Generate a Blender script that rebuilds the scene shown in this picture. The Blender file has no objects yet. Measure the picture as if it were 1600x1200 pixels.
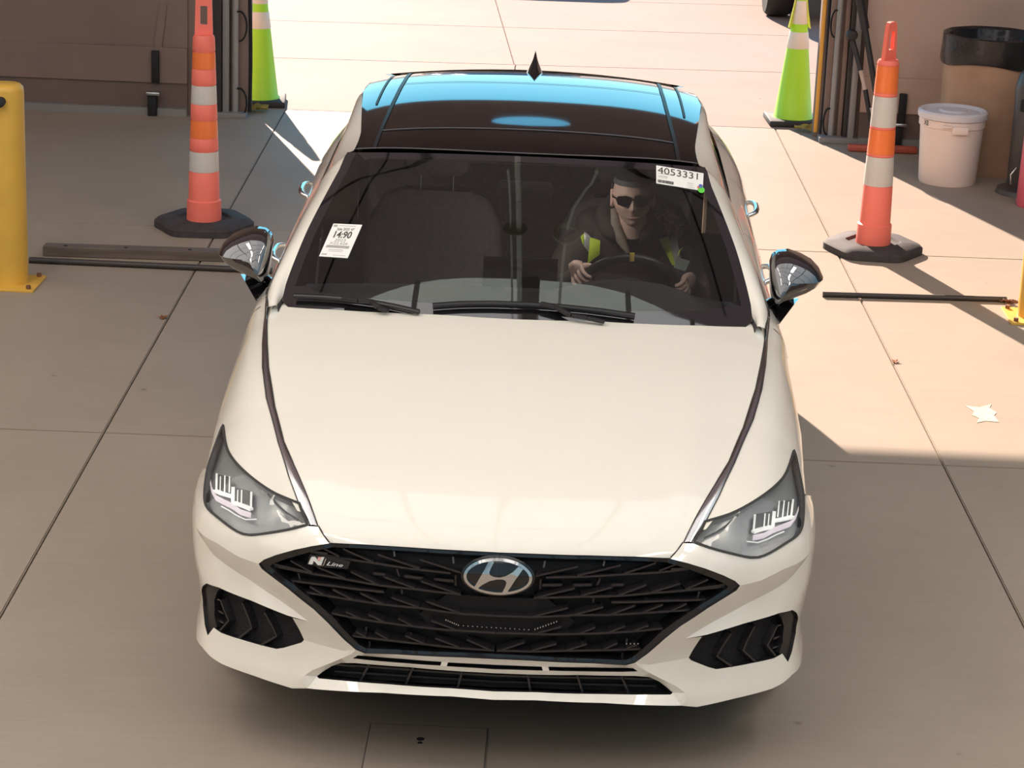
import bpy, bmesh, math, random
import numpy as np
from mathutils import Vector, Matrix
from mathutils.bvhtree import BVHTree
from mathutils.geometry import delaunay_2d_cdt

random.seed(7)
SC = bpy.context.scene
COL = SC.collection

# ------------------------------------------------------------------ camera
CAM_F = 3667.11                      # focal length in pixels of a 1600 px wide frame
CAM_P = np.array([0.1202, -5.9826, 3.0537])
PITCH, YAW, ROLL = 0.3001, -0.0170, 0.0389

def cam_axes():
    cp, sp, cy, sy = math.cos(PITCH), math.sin(PITCH), math.cos(YAW), math.sin(YAW)
    cr, sr = math.cos(ROLL), math.sin(ROLL)
    fw = np.array([sy * cp, cy * cp, -sp])
    rt = np.array([cy, -sy, 0.0])
    up = np.cross(rt, fw)
    return rt * cr + up * sr, -rt * sr + up * cr, fw

C_RT, C_UP, C_FW = cam_axes()
cam_data = bpy.data.cameras.new('camera')
cam = bpy.data.objects.new('camera', cam_data)
COL.objects.link(cam)
cam_data.sensor_width = 36.0
cam_data.lens = CAM_F * 36.0 / 1600.0
cam_data.clip_end = 300
cam.matrix_world = Matrix(((C_RT[0], C_UP[0], -C_FW[0], CAM_P[0]),
                           (C_RT[1], C_UP[1], -C_FW[1], CAM_P[1]),
                           (C_RT[2], C_UP[2], -C_FW[2], CAM_P[2]),
                           (0, 0, 0, 1)))
SC.camera = cam

# ------------------------------------------------------------------ world, sun, exposure
SUN_EL, SUN_AZ = math.radians(25.2), math.radians(18.0)
world = bpy.data.worlds.new('world')
SC.world = world
world.use_nodes = True
wn = world.node_tree.nodes
wl = world.node_tree.links
# clear sky: pale cyan at the horizon, deep blue overhead, the same all round; tan land below
tcs = wn.new('ShaderNodeTexCoord')
sep = wn.new('ShaderNodeSeparateXYZ')
wl.new(tcs.outputs['Generated'], sep.inputs['Vector'])
mr = wn.new('ShaderNodeMapRange')
mr.inputs['From Min'].default_value = -1.0
mr.inputs['From Max'].default_value = 1.0
wl.new(sep.outputs['Z'], mr.inputs['Value'])
ramp = wn.new('ShaderNodeValToRGB')
cr_ = ramp.color_ramp
cr_.elements[0].position = 0.0; cr_.elements[0].color = (.20, .16, .13, 1)
cr_.elements[1].position = 0.492; cr_.elements[1].color = (.24, .20, .17, 1)
for pos, col in ((0.503, (.40, .80, .95)), (0.62, (.20, .66, .92)), (0.75, (.08, .28, .55)), (1.0, (.03, .10, .26))):
    e = cr_.elements.new(pos); e.color = (*col, 1)
wl.new(mr.outputs['Result'], ramp.inputs['Fac'])
wn['Background'].inputs['Strength'].default_value = 1.0
wl.new(ramp.outputs['Color'], wn['Background'].inputs['Color'])

sun_data = bpy.data.lights.new('sun', 'SUN')
sun_data.energy = 7.2
sun_data.angle = math.radians(0.53)
sun_data.color = (1.0, 0.80, 0.665)
sun = bpy.data.objects.new('sun', sun_data)
COL.objects.link(sun)
sun_dir = Vector((math.sin(SUN_AZ) * math.cos(SUN_EL), -math.cos(SUN_AZ) * math.cos(SUN_EL), -math.sin(SUN_EL)))
sun.rotation_euler = sun_dir.to_track_quat('-Z', 'Y').to_euler()
sun.location = (-6, 24, 14)

SC.view_settings.view_transform = 'Standard'
SC.view_settings.look = 'None'
SC.view_settings.gamma = 1.0
SC.view_settings.use_curve_mapping = False
SC.view_settings.exposure = 1.0

def area_lamp(name, loc, size, power, color, rot=(0, 0, 0)):
    d = bpy.data.lights.new(name, 'AREA')
    d.shape = 'RECTANGLE'
    d.size, d.size_y = size
    d.energy = power
    d.color = color
    o = bpy.data.objects.new(name, d)
    COL.objects.link(o)
    o.location = loc
    o.rotation_euler = rot
    return o

WARM = (1.0, 0.90, 0.78)
# added fill lamps out of view over the bay, brightening car and floor
for lx in (-3.4, 3.4):
    for ly in (-4.0, -1.2, 1.6):
        area_lamp('roof_fill_light', (lx, ly, 5.26), (0.5, 2.2), 21.0, WARM)

# ------------------------------------------------------------------ small helpers
def tag(o, label=None, cat=None, group=None, kind=None):
    if label: o['label'] = label
    if cat: o['category'] = cat
    if group: o['group'] = group
    if kind: o['kind'] = kind
    return o

def empty(name, loc=(0, 0, 0), label=None, cat=None, group=None, rz=0.0):
    o = bpy.data.objects.new(name, None)
    o.empty_display_size = 0.1
    COL.objects.link(o)
    o.location = loc
    o.rotation_euler = (0, 0, rz)
    return tag(o, label, cat, group)

def link_mesh(name, me, mat, parent=None):
    o = bpy.data.objects.new(name, me)
    COL.objects.link(o)
    if mat is not None:
        me.materials.append(mat)
    if parent is not None:
        o.parent = parent
    return o

def mk(name, verts, faces, mat, parent=None, smooth=True, normals=None, sharp=None):
    me = bpy.data.meshes.new(name)
    me.from_pydata([tuple(map(float, v)) for v in verts], [], [tuple(map(int, f)) for f in faces])
    me.update()
    if smooth:
        me.polygons.foreach_set('use_smooth', [True] * len(me.polygons))
        if sharp is not None:
            me.set_sharp_from_angle(angle=math.radians(sharp))
        if normals is not None:
            me.normals_split_custom_set_from_vertices([tuple(map(float, n)) for n in normals])
    return link_mesh(name, me, mat, parent)

class MB:
    """collects shapes into one bmesh, then links them as ONE mesh object"""
    def __init__(self):
        self.bm = bmesh.new()
    def box(self, c, s, rot=None, bevel=0.0):
        r = bmesh.ops.create_cube(self.bm, size=1.0)
        vs = r['verts']
        m = Matrix.Translation(c) @ (rot.to_4x4() if rot is not None else Matrix.Identity(4)) @ Matrix.Diagonal((*s, 1))
        bmesh.ops.transform(self.bm, matrix=m, verts=vs)
        if bevel > 0:
            es = list({e for v in vs for e in v.link_edges})
            bmesh.ops.bevel(self.bm, geom=es, offset=bevel, segments=2, affect='EDGES', profile=0.5)
        return self
    def bar(self, a, b, w, h, up=(0, 0, 1), bevel=0.0):
        a, b = Vector(a), Vector(b)
        x = (b - a)
        L = x.length
        x.normalize()
        y = Vector(up).cross(x)
        if y.length < 1e-5: y = Vector((0, 1, 0)).cross(x)
        y.normalize()
        z = x.cross(y)
        m = Matrix((x, y, z)).transposed()
        return self.box((a + b) / 2, (L, w, h), m, bevel)
    def tube(self, pts, rad, n=10, caps=True, closed=False):
        pts = [Vector(p) for p in pts]
        if not hasattr(rad, '__len__'): rad = [rad] * len(pts)
        rings = []
        prev = None
        N = len(pts)
        for i, p in enumerate(pts):
            if closed:
                t = pts[(i + 1) % N] - pts[(i - 1) % N]
            else:
                t = pts[min(i + 1, N - 1)] - pts[max(i - 1, 0)]
            t.normalize()
            if prev is None:
                a = Vector((0, 0, 1)) if abs(t.z) < 0.9 else Vector((1, 0, 0))
                u = t.cross(a).normalized()
            else:
                u = (prev - t * prev.dot(t)).normalized()
            prev = u
            w = t.cross(u)
            rings.append([self.bm.verts.new(p + (u * math.cos(2 * math.pi * k / n) + w * math.sin(2 * math.pi * k / n)) * rad[i]) for k in range(n)])
        M = N if closed else N - 1
        for i in range(M):
            A, B = rings[i], rings[(i + 1) % N]
            for k in range(n):
                self.bm.faces.new((A[k], A[(k + 1) % n], B[(k + 1) % n], B[k]))
        if caps and not closed:
            self.bm.faces.new(rings[0][::-1]); self.bm.faces.new(rings[-1])
        return self
    def lathe(self, prof, c=(0, 0, 0), n=32, axis='z', sx=1.0, sy=1.0, cap0=False, cap1=False):
        rings = []
        for r, z in prof:
            ring = []
            for k in range(n):
                a = 2 * math.pi * k / n
                if axis == 'z': p = (c[0] + r * sx * math.cos(a), c[1] + r * sy * math.sin(a), c[2] + z)
                elif axis == 'x': p = (c[0] + z, c[1] + r * math.cos(a), c[2] + r * math.sin(a))
                else: p = (c[0] + r * math.cos(a), c[1] + z, c[2] - r * math.sin(a))
                ring.append(self.bm.verts.new(p))
            rings.append(ring)
        for A, B in zip(rings, rings[1:]):
            for k in range(n):
                self.bm.faces.new((A[k], A[(k + 1) % n], B[(k + 1) % n], B[k]))
        if cap0: self.bm.faces.new(rings[0][::-1])
        if cap1: self.bm.faces.new(rings[-1])
        return self
    def prism(self, poly, z0, z1, frame=None):
        """polygon in local xy, extruded in local z; frame maps local to world"""
        f = frame or Matrix.Identity(4)
        a = [self.bm.verts.new(f @ Vector((x, y, z0))) for x, y in poly]
        b = [self.bm.verts.new(f @ Vector((x, y, z1))) for x, y in poly]
        n = len(poly)
        self.bm.faces.new(a[::-1]); self.bm.faces.new(b)
        for k in range(n):
            self.bm.faces.new((a[k], a[(k + 1) % n], b[(k + 1) % n], b[k]))
        return self
    def grid(self, P):
        """P: array (n, m, 3)"""
        n, m = len(P), len(P[0])
        V = [[self.bm.verts.new(tuple(map(float, P[i][j]))) for j in range(m)] for i in range(n)]
        for i in range(n - 1):
            for j in range(m - 1):
                self.bm.faces.new((V[i][j], V[i + 1][j], V[i + 1][j + 1], V[i][j + 1]))
        return self
    def build(self, name, mat, parent=None, smooth=35, recalc=True):
        if recalc:
            bmesh.ops.recalc_face_normals(self.bm, faces=self.bm.faces[:])
        me = bpy.data.meshes.new(name)
        self.bm.to_mesh(me)
        self.bm.free()
        if smooth:
            me.polygons.foreach_set('use_smooth', [True] * len(me.polygons))
            me.set_sharp_from_angle(angle=math.radians(smooth))
        return link_mesh(name, me, mat, parent)

def copy_tree(o, parent=None):
    c = o.copy()
    COL.objects.link(c)
    if parent is not None: c.parent = parent
    for ch in list(o.children):
        copy_tree(ch, c)
    return c

# ------------------------------------------------------------------ materials
M = {}
def mat(name, color, rough=0.5, metal=0.0, coat=0.0, spec=0.5, noise=0.0, nscale=20.0, bump=0.0, bscale=200.0,
        alpha=1.0, emit=0.0, stretch=(1, 1, 1), sheen=0.0, coord='Object', color2=None):
    m = bpy.data.materials.new(name)
    m.use_nodes = True
    nt = m.node_tree
    b = nt.nodes['Principled BSDF']
    b.inputs['Base Color'].default_value = (*color, 1)
    b.inputs['Roughness'].default_value = rough
    b.inputs['Metallic'].default_value = metal
    b.inputs['Coat Weight'].default_value = coat
    b.inputs['Coat Roughness'].default_value = 0.03
    b.inputs['Specular IOR Level'].default_value = spec
    b.inputs['Sheen Weight'].default_value = sheen
    if emit:
        b.inputs['Emission Color'].default_value = (*color, 1)
        b.inputs['Emission Strength'].default_value = emit
    if noise or bump:
        tc = nt.nodes.new('ShaderNodeTexCoord')
        mp = nt.nodes.new('ShaderNodeMapping')
        mp.inputs['Scale'].default_value = stretch
        nt.links.new(tc.outputs[coord], mp.inputs['Vector'])
    if noise:
        n = nt.nodes.new('ShaderNodeTexNoise')
        n.inputs['Scale'].default_value = nscale
        n.inputs['Detail'].default_value = 5
        nt.links.new(mp.outputs['Vector'], n.inputs['Vector'])
        r = nt.nodes.new('ShaderNodeValToRGB')
        c2 = color2 or color
        r.color_ramp.elements[0].position = 0.3
        r.color_ramp.elements[1].position = 0.7
        r.color_ramp.elements[0].color = (*[max(0, c * (1 - noise)) for c in c2], 1)
        r.color_ramp.elements[1].color = (*[min(1, c * (1 + noise)) for c in color], 1)
        nt.links.new(n.outputs['Fac'], r.inputs['Fac'])
        nt.links.new(r.outputs['Color'], b.inputs['Base Color'])
    if bump:
        n2 = nt.nodes.new('ShaderNodeTexNoise')
        n2.inputs['Scale'].default_value = bscale
        n2.inputs['Detail'].default_value = 3
        nt.links.new(mp.outputs['Vector'], n2.inputs['Vector'])
        bp = nt.nodes.new('ShaderNodeBump')
        bp.inputs['Strength'].default_value = bump
        bp.inputs['Distance'].default_value = 0.01
        nt.links.new(n2.outputs['Fac'], bp.inputs['Height'])
        nt.links.new(bp.outputs['Normal'], b.inputs['Normal'])
    M[name] = m
    return m

mat('white_paint', (0.885, 0.83, 0.72), 0.22, coat=1.0)
mat('gloss_black', (0.008, 0.007, 0.008), 0.06, coat=0.6)
mat('frit_black', (0.010, 0.009, 0.010), 0.03, coat=1.0)
M['frit_black'].node_tree.nodes['Principled BSDF'].inputs['Coat IOR'].default_value = 1.95
mat('mirror_black', (0.008, 0.007, 0.008), 0.04, coat=1.0, spec=1.0)
M['mirror_black'].node_tree.nodes['Principled BSDF'].inputs['Coat IOR'].default_value = 2.3
mat('black_plastic', (0.018, 0.016, 0.017), 0.38)
mat('black_mesh', (0.012, 0.010, 0.011), 0.45, bump=0.8, bscale=160, stretch=(1, 1, 2.4))
mat('backing_black', (0.006, 0.005, 0.006), 0.7)
mat('fin_black', (0.022, 0.019, 0.021), 0.2, coat=0.4)
mat('seam_dark', (0.03, 0.028, 0.026), 0.7)
mat('chrome', (0.78, 0.77, 0.75), 0.06, metal=1.0)
mat('strip_chrome', (0.80, 0.78, 0.76), 0.16, metal=1.0)
mat('satin_chrome', (0.62, 0.62, 0.62), 0.25, metal=1.0)
mat('lamp_silver', (0.50, 0.50, 0.50), 0.3, metal=0.4)
mat('lamp_dark', (0.16, 0.16, 0.155), 0.35, metal=0.3)
mat('lamp_fin', (0.95, 0.94, 0.90), 0.12, emit=0.22)
mat('lamp_pink', (0.82, 0.73, 0.79), 0.25, emit=0.12)
mat('edge_grey', (0.11, 0.10, 0.105), 0.4)
mat('interior_dark', (0.035, 0.031, 0.032), 0.65)
mat('seat_cloth', (0.055, 0.050, 0.050), 0.8, noise=0.2, nscale=60)
mat('dash_grey', (0.075, 0.073, 0.074), 0.6)
mat('tyre_rubber', (0.02, 0.019, 0.019), 0.75)
mat('rim_grey', (0.25, 0.25, 0.26), 0.3, metal=0.8)
mat('red_lamp', (0.45, 0.02, 0.02), 0.2, coat=0.5)
mat('paper_white', (0.86, 0.84, 0.78), 0.6)
mat('ink_dark', (0.06, 0.055, 0.05), 0.6)
mat('ink_grey', (0.42, 0.40, 0.38), 0.6)
mat('dot_green', (0.12, 0.62, 0.06), 0.5)
mat('dot_blue', (0.10, 0.14, 0.45), 0.5)
mat('dot_red', (0.75, 0.15, 0.15), 0.5)
mat('badge_white', (0.82, 0.81, 0.78), 0.25)
mat('logo_red', (0.85, 0.42, 0.38), 0.3)
mat('yellow_mark', (0.72, 0.52, 0.10), 0.5)

def glass(name, tint, rough=0.0, ior=1.5, gloss=(1, 1, 1)):
    m = bpy.data.materials.new(name)
    m.use_nodes = True
    nt = m.node_tree
    nt.nodes.clear()
    out = nt.nodes.new('ShaderNodeOutputMaterial')
    tr = nt.nodes.new('ShaderNodeBsdfTransparent')
    tr.inputs['Color'].default_value = (*tint, 1)
    gl = nt.nodes.new('ShaderNodeBsdfGlossy')
    gl.inputs['Roughness'].default_value = rough
    gl.inputs['Color'].default_value = (*gloss, 1)
    fr = nt.nodes.new('ShaderNodeFresnel')
    fr.inputs['IOR'].default_value = ior
    mx = nt.nodes.new('ShaderNodeMixShader')
    nt.links.new(fr.outputs['Fac'], mx.inputs['Fac'])
    nt.links.new(tr.outputs['BSDF'], mx.inputs[1])
    nt.links.new(gl.outputs['BSDF'], mx.inputs[2])
    nt.links.new(mx.outputs['Shader'], out.inputs['Surface'])
    M[name] = m
    return m
glass('windshield_glass', (0.96, 0.97, 0.95), ior=1.95, gloss=(.92, 1.0, .90))
glass('side_glass', (0.13, 0.135, 0.135))
glass('lens_glass', (0.90, 0.91, 0.90))
# ------------------------------------------------------------------ curves and surface patches
class Pchip:
    def __init__(self, T, V):
        self.T = np.asarray(T, float)
        V = np.asarray(V, float)
        self.one = V.ndim == 1
        self.V = V[:, None] if self.one else V
        h = np.diff(self.T)[:, None]
        d = np.diff(self.V, axis=0) / h
        m = np.zeros_like(self.V)
        if len(self.T) == 2:
            m[:] = d[0]
        else:
            for i in range(1, len(self.T) - 1):
                a, b = d[i - 1], d[i]
                w1 = 2 * h[i] + h[i - 1]; w2 = h[i] + 2 * h[i - 1]
                with np.errstate(divide='ignore', invalid='ignore'):
                    mm = (w1 + w2) / (w1 / a + w2 / b)
                m[i] = np.where(a * b > 0, mm, 0.0)
            m[0] = d[0] * 1.5 - m[1] * 0.5
            m[-1] = d[-1] * 1.5 - m[-2] * 0.5
            m[0] = np.where(m[0] * d[0] > 0, m[0], d[0] * 0)
            m[-1] = np.where(m[-1] * d[-1] > 0, m[-1], d[-1] * 0)
        self.m = m
    def __call__(self, t):
        t = np.clip(np.asarray(t, float), self.T[0], self.T[-1])
        sc = t.ndim == 0
        t = np.atleast_1d(t)
        i = np.clip(np.searchsorted(self.T, t, 'right') - 1, 0, len(self.T) - 2)
        h = (self.T[i + 1] - self.T[i])[:, None]
        x = ((t - self.T[i]) / h[:, 0])[:, None]
        r = ((1 + 2 * x) * (1 - x) ** 2 * self.V[i] + x * (1 - x) ** 2 * h * self.m[i]
             + x * x * (3 - 2 * x) * self.V[i + 1] + x * x * (x - 1) * h * self.m[i + 1])
        if self.one: r = r[:, 0]
        return r[0] if sc else r

def smooth_curve(pts, n=200):
    """Catmull-Rom (centripetal-like) dense polyline through pts, with chord parameter"""
    pts = np.asarray(pts, float)
    t = np.r_[0, np.cumsum(np.linalg.norm(np.diff(pts, axis=0), axis=1))]
    m = np.zeros_like(pts)
    for i in range(len(pts)):
        a, b = max(i - 1, 0), min(i + 1, len(pts) - 1)
        m[i] = (pts[b] - pts[a]) / (t[b] - t[a])
    q = np.linspace(0, t[-1], n)
    i = np.clip(np.searchsorted(t, q, 'right') - 1, 0, len(t) - 2)
    h = (t[i + 1] - t[i])[:, None]
    x = ((q - t[i]) / h[:, 0])[:, None]
    return ((1 + 2 * x) * (1 - x) ** 2 * pts[i] + x * (1 - x) ** 2 * h * m[i]
            + x * x * (3 - 2 * x) * pts[i + 1] + x * x * (x - 1) * h * m[i + 1])

def cam_ray(px, py):
    d = C_FW + C_RT * (px - 800) / CAM_F - C_UP * (py - 600) / CAM_F
    return CAM_P.copy(), d / np.linalg.norm(d)

def at_depth(px, py, Y):
    o, d = cam_ray(px, py)
    return o + d * (Y - o[1]) / d[1]

def at_floor(px, py, z=0.0):
    o, d = cam_ray(px, py)
    return o + d * (z - o[2]) / d[2]

class Patch:
    """a smooth surface sampled on a (u, v) grid; symmetric patches take u < 0 as the mirror image"""
    def __init__(self, f, u, v, scale=(1, 1), flip=False, umir=True):
        self.u, self.v = np.asarray(u, float), np.asarray(v, float)
        self.P0 = np.array([[f(a, b) for b in self.v] for a in self.u])
        du = np.gradient(self.P0, self.u, axis=0)
        dv = np.gradient(self.P0, self.v, axis=1)
        n = np.cross(du, dv)
        n /= np.maximum(np.linalg.norm(n, axis=2, keepdims=True), 1e-9)
        self.N0 = -n if flip else n
        self.scale = np.asarray(scale, float)
        self.umir = umir
        self.cache = {}
    def bvh(self, d):
        k = round(d, 4)
        if k not in self.cache:
            P = self.P0 + self.N0 * d
            nu, nv = P.shape[:2]
            V = P.reshape(-1, 3)
            F, Q = [], []
            for i in range(nu - 1):
                for j in range(nv - 1):
                    a, b, c, e = i * nv + j, (i + 1) * nv + j, (i + 1) * nv + j + 1, i * nv + j + 1
                    F += [(a, b, c), (a, c, e)]
            self.cache[k] = (BVHTree.FromPolygons([tuple(p) for p in V], F), V, F, nv)
        return self.cache[k]
    def hit_ray(self, o, dr, d=0.0):
        tree, V, F, nv = self.bvh(d)
        loc, nrm, idx, dist = tree.ray_cast(Vector(o), Vector(dr))
        if loc is None:
            # nearest point to the ray
            best = None
            for t in np.linspace(4.5, 10.5, 60):
                r = tree.find_nearest(Vector(o + dr * t))
                if best is None or r[3] < best[3]: best = r
            loc, nrm, idx, dist = best
        f = F[idx]
        A, B, C = V[f[0]], V[f[1]], V[f[2]]
        p = np.array(loc)
        v0, v1, v2 = B - A, C - A, p - A
        d00, d01, d11, d20, d21 = v0 @ v0, v0 @ v1, v1 @ v1, v2 @ v0, v2 @ v1
        den = d00 * d11 - d01 * d01
        b = (d11 * d20 - d01 * d21) / den
        c = (d00 * d21 - d01 * d20) / den
        uv = lambda k: np.array([self.u[k // nv], self.v[k % nv]])
        return uv(f[0]) * (1 - b - c) + uv(f[1]) * b + uv(f[2]) * c
    def hit(self, px, py, d=0.0):
        """(u, v) seen at a pixel; the left half of the photo is folded on to the +x side"""
        o, r = cam_ray(px, py)
        left = px < 795 and (o + r * (6.5 / r[1]))[0] < 0
        if 740 < px < 860 and self.umir:      # near the middle: whichever half the ray really meets
            left = self.bvh(d)[0].ray_cast(Vector(o), Vector(r))[0] is None
        if left:
            o, r = o * [-1, 1, 1], r * [-1, 1, 1]
        return self.hit_ray(o, r, d)
    def hits(self, pts, d=0.0):
        return np.array([self.hit(p[0], p[1], p[2] if len(p) > 2 else d) for p in pts])
    def ev(self, uv, d=0.0):
        uv = np.atleast_2d(np.asarray(uv, float))
        sg = np.where(uv[:, 0] < 0, -1.0, 1.0) if self.umir else np.ones(len(uv))
        uu = np.abs(uv[:, 0]) if self.umir else uv[:, 0]
        uu = np.clip(uu, self.u[0], self.u[-1]); vv = np.clip(uv[:, 1], self.v[0], self.v[-1])
        i = np.clip(np.searchsorted(self.u, uu, 'right') - 1, 0, len(self.u) - 2)
        j = np.clip(np.searchsorted(self.v, vv, 'right') - 1, 0, len(self.v) - 2)
        a = ((uu - self.u[i]) / (self.u[i + 1] - self.u[i]))[:, None]
        b = ((vv - self.v[j]) / (self.v[j + 1] - self.v[j]))[:, None]
        def bl(G):
            return G[i, j] * (1 - a) * (1 - b) + G[i + 1, j] * a * (1 - b) + G[i, j + 1] * (1 - a) * b + G[i + 1, j + 1] * a * b
        P, N = bl(self.P0), bl(self.N0)
        N /= np.linalg.norm(N, axis=1, keepdims=True)
        d = np.broadcast_to(np.asarray(d, float), (len(uv),))
        P = P + N * d[:, None]
        P[:, 0] *= sg; N[:, 0] *= sg
        return P, N

def inside(pts, poly):
    x, y = pts[:, 0], pts[:, 1]
    r = np.zeros(len(pts), bool)
    n = len(poly)
    j = n - 1
    for i in range(n):
        xi, yi, xj, yj = poly[i][0], poly[i][1], poly[j][0], poly[j][1]
        if yi != yj:
            c = ((yi > y) != (yj > y)) & (x < (xj - xi) * (y - yi) / (yj - yi) + xi)
            r ^= c
        j = i
    return r

def densify(line, step, closed=False):
    L = [np.asarray(p, float) for p in line]
    if closed: L = L + [L[0]]
    out = []
    for a, b in zip(L, L[1:]):
        n = max(1, int(math.ceil(np.linalg.norm(b - a) / step)))
        for k in range(n): out.append(a + (b - a) * k / n)
    if not closed: out.append(L[-1])
    return np.array(out)

def rounded(poly, r, n=4):
    """round the corners of a closed 2-D polygon"""
    P = [np.asarray(p, float) for p in poly]
    out = []
    N = len(P)
    for i in range(N):
        a, b, c = P[i - 1], P[i], P[(i + 1) % N]
        u, w = a - b, c - b
        lu, lw = np.linalg.norm(u), np.linalg.norm(w)
        k = min(r, lu * 0.45, lw * 0.45)
        p, q = b + u / lu * k, b + w / lw * k
        for t in np.linspace(0, 1, n + 1):
            out.append((1 - t) ** 2 * p + 2 * t * (1 - t) * b + t * t * q)
    return np.array(out)

def cdt(outline, holes=(), step=0.03, lines=(), inner=True):
    """triangulate a 2-D region; returns points, triangles, and index loops of the outline and holes"""
    V, E, loops = [], [], []
    def add_line(pts, closed):
        s = len(V)
        V.extend(pts)
        n = len(pts)
        for k in range(n - 1): E.append((s + k, s + k + 1))
        if closed: E.append((s + n - 1, s))
        return list(range(s, s + n))
    out = densify(outline, step, True)
    hs = [densify(h, min(step, 0.02), True) for h in holes]
    loops.append(add_line(out, True))
    for h in hs: loops.append(add_line(h, True))
    for l in lines: add_line(densify(l, step), False)
    if inner:
        lo, hi = out.min(0), out.max(0)
        nx, ny = max(2, int((hi[0] - lo[0]) / step)), max(2, int((hi[1] - lo[1]) / step))
        gx, gy = np.meshgrid(np.linspace(lo[0], hi[0], nx + 1), np.linspace(lo[1], hi[1], ny + 1))
        g = np.c_[gx.ravel(), gy.ravel()]
        k = inside(g, out)
        for h in hs: k &= ~inside(g, h)
        g = g[k]
        if len(g):
            B = np.array(V)
            keep = np.ones(len(g), bool)
            for s in range(0, len(g), 500):
                dd = np.linalg.norm(g[s:s + 500, None] - B[None], axis=2).min(1)
                keep[s:s + 500] = dd > step * 0.45
            V.extend(g[keep])
    r = delaunay_2d_cdt([Vector((float(p[0]), float(p[1]))) for p in V], E, [], 0, 1e-6, True)
    pts = np.array([tuple(p) for p in r[0]])
    tri = np.array([f for f in r[2] if len(f) == 3])
    cen = pts[tri].mean(1)
    k = inside(cen, out)
    for h in hs: k &= ~inside(cen, h)
    tri = tri[k]
    a, b, c = pts[tri[:, 0]], pts[tri[:, 1]], pts[tri[:, 2]]
    ar = (b[:, 0] - a[:, 0]) * (c[:, 1] - a[:, 1]) - (b[:, 1] - a[:, 1]) * (c[:, 0] - a[:, 0])
    tri = tri[np.abs(ar) > 1e-10]; ar = ar[np.abs(ar) > 1e-10]
    tri[ar < 0] = tri[ar < 0][:, ::-1]
    # new index of each input vertex
    mp = {}
    for ni, orig in enumerate(r[3]):
        for o_ in orig: mp[o_] = ni
    loops = [[mp[i] for i in l if i in mp] for l in loops]
    return pts, tri, loops

def patch_mesh(name, patch, outline, mat_, parent, holes=(), step=0.03, d=0.0, dfun=None, lines=(), skirt=0.0, sides=(1,),
               sharp=None, hole_skirt=None, skirt_mat=None):
    """cut a piece out of a patch. sides: (1,) as given, (1,-1) also its mirror image as a second object"""
    sc = patch.scale
    ol = np.asarray(outline) * sc
    hl = [np.asarray(h) * sc for h in holes]
    pts, tri, loops = cdt(ol, hl, step, [np.asarray(l) * sc for l in lines])
    uv = pts / sc
    dd = d if dfun is None else dfun(uv) + d
    P, N = patch.ev(uv, dd)
    F = [tuple(t) for t in tri]
    # orient faces along the patch normal
    a, b, c = P[tri[:, 0]], P[tri[:, 1]], P[tri[:, 2]]
    if ((np.cross(b - a, c - a) * N[tri[:, 0]]).sum(1)).mean() < 0:
        F = [t[::-1] for t in F]
    V = [tuple(p) for p in P]
    NN = [tuple(n) for n in N]
    def add_skirt(loop, depth):
        s = len(V)
        for i in loop:
            V.append(tuple(P[i])); NN.append(tuple(N[i]))
        for i in loop:
            V.append(tuple(P[i] - N[i] * depth)); NN.append(tuple(N[i]))
        n = len(loop)
        for k in range(n):
            k2 = (k + 1) % n
            F.append((s + k, s + k2, s + n + k2, s + n + k))
    if skirt: add_skirt(loops[0], skirt)
    hsk = hole_skirt if hole_skirt is not None else skirt
    if hsk:
        for l in loops[1:]: add_skirt(l, hsk)
    objs = []
    nflat = len(tri)
    for sgn in sides:
        vv = V if sgn > 0 else [(-x, y, z) for x, y, z in V]
        ff = F if sgn > 0 else [f[::-1] for f in F]
        nn = None
        if sharp is None:
            nn = np.array(NN)
            if sgn < 0: nn = nn * [-1, 1, 1]
        if sharp is None and (skirt or hsk):
            # skirts keep their own flat shading: no custom normals there
            o = mk(name, vv, ff, mat_, parent, True, None, 40)
        else:
            o = mk(name, vv, ff, mat_, parent, True, nn, sharp)
        if skirt_mat is not None:
            o.data.materials.append(skirt_mat)
            o.data.polygons.foreach_set('material_index', [0] * nflat + [1] * (len(ff) - nflat))
        objs.append(o)
    return objs

def extrude_patch(name, patch, outline, d0, d1, mat_, parent, holes=(), step=0.02, sides=(1,), sharp=30):
    """raised relief: a 2-D shape on a patch with thickness from d0 to d1"""
    return patch_mesh(name, patch, outline, mat_, parent, holes, step, d=d1, skirt=d1 - d0, sides=sides, sharp=sharp)

def ribbon_pts(A, B, rows=5, bulge=0.0):
    """surface strip between two 3-D polylines with a bulge along its own normal"""
    A, B = np.asarray(A), np.asarray(B)
    t = np.gradient((A + B) / 2, axis=0)
    n = np.cross(t, B - A)
    n /= np.maximum(np.linalg.norm(n, axis=1, keepdims=True), 1e-9)
    out = []
    for k in range(rows):
        x = k / (rows - 1)
        out.append(A * (1 - x) + B * x + n * bulge * 4 * x * (1 - x))
    return np.array(out)

def ribbon(name, A, B, mat_, parent, rows=5, bulge=0.0, sides=(1,), smooth=60):
    P = ribbon_pts(A, B, rows, bulge)
    objs = []
    for s in sides:
        Q = P * [s, 1, 1]
        mb = MB().grid(Q)
        objs.append(mb.build(name, mat_, parent, smooth, recalc=False))
    return objs

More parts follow.
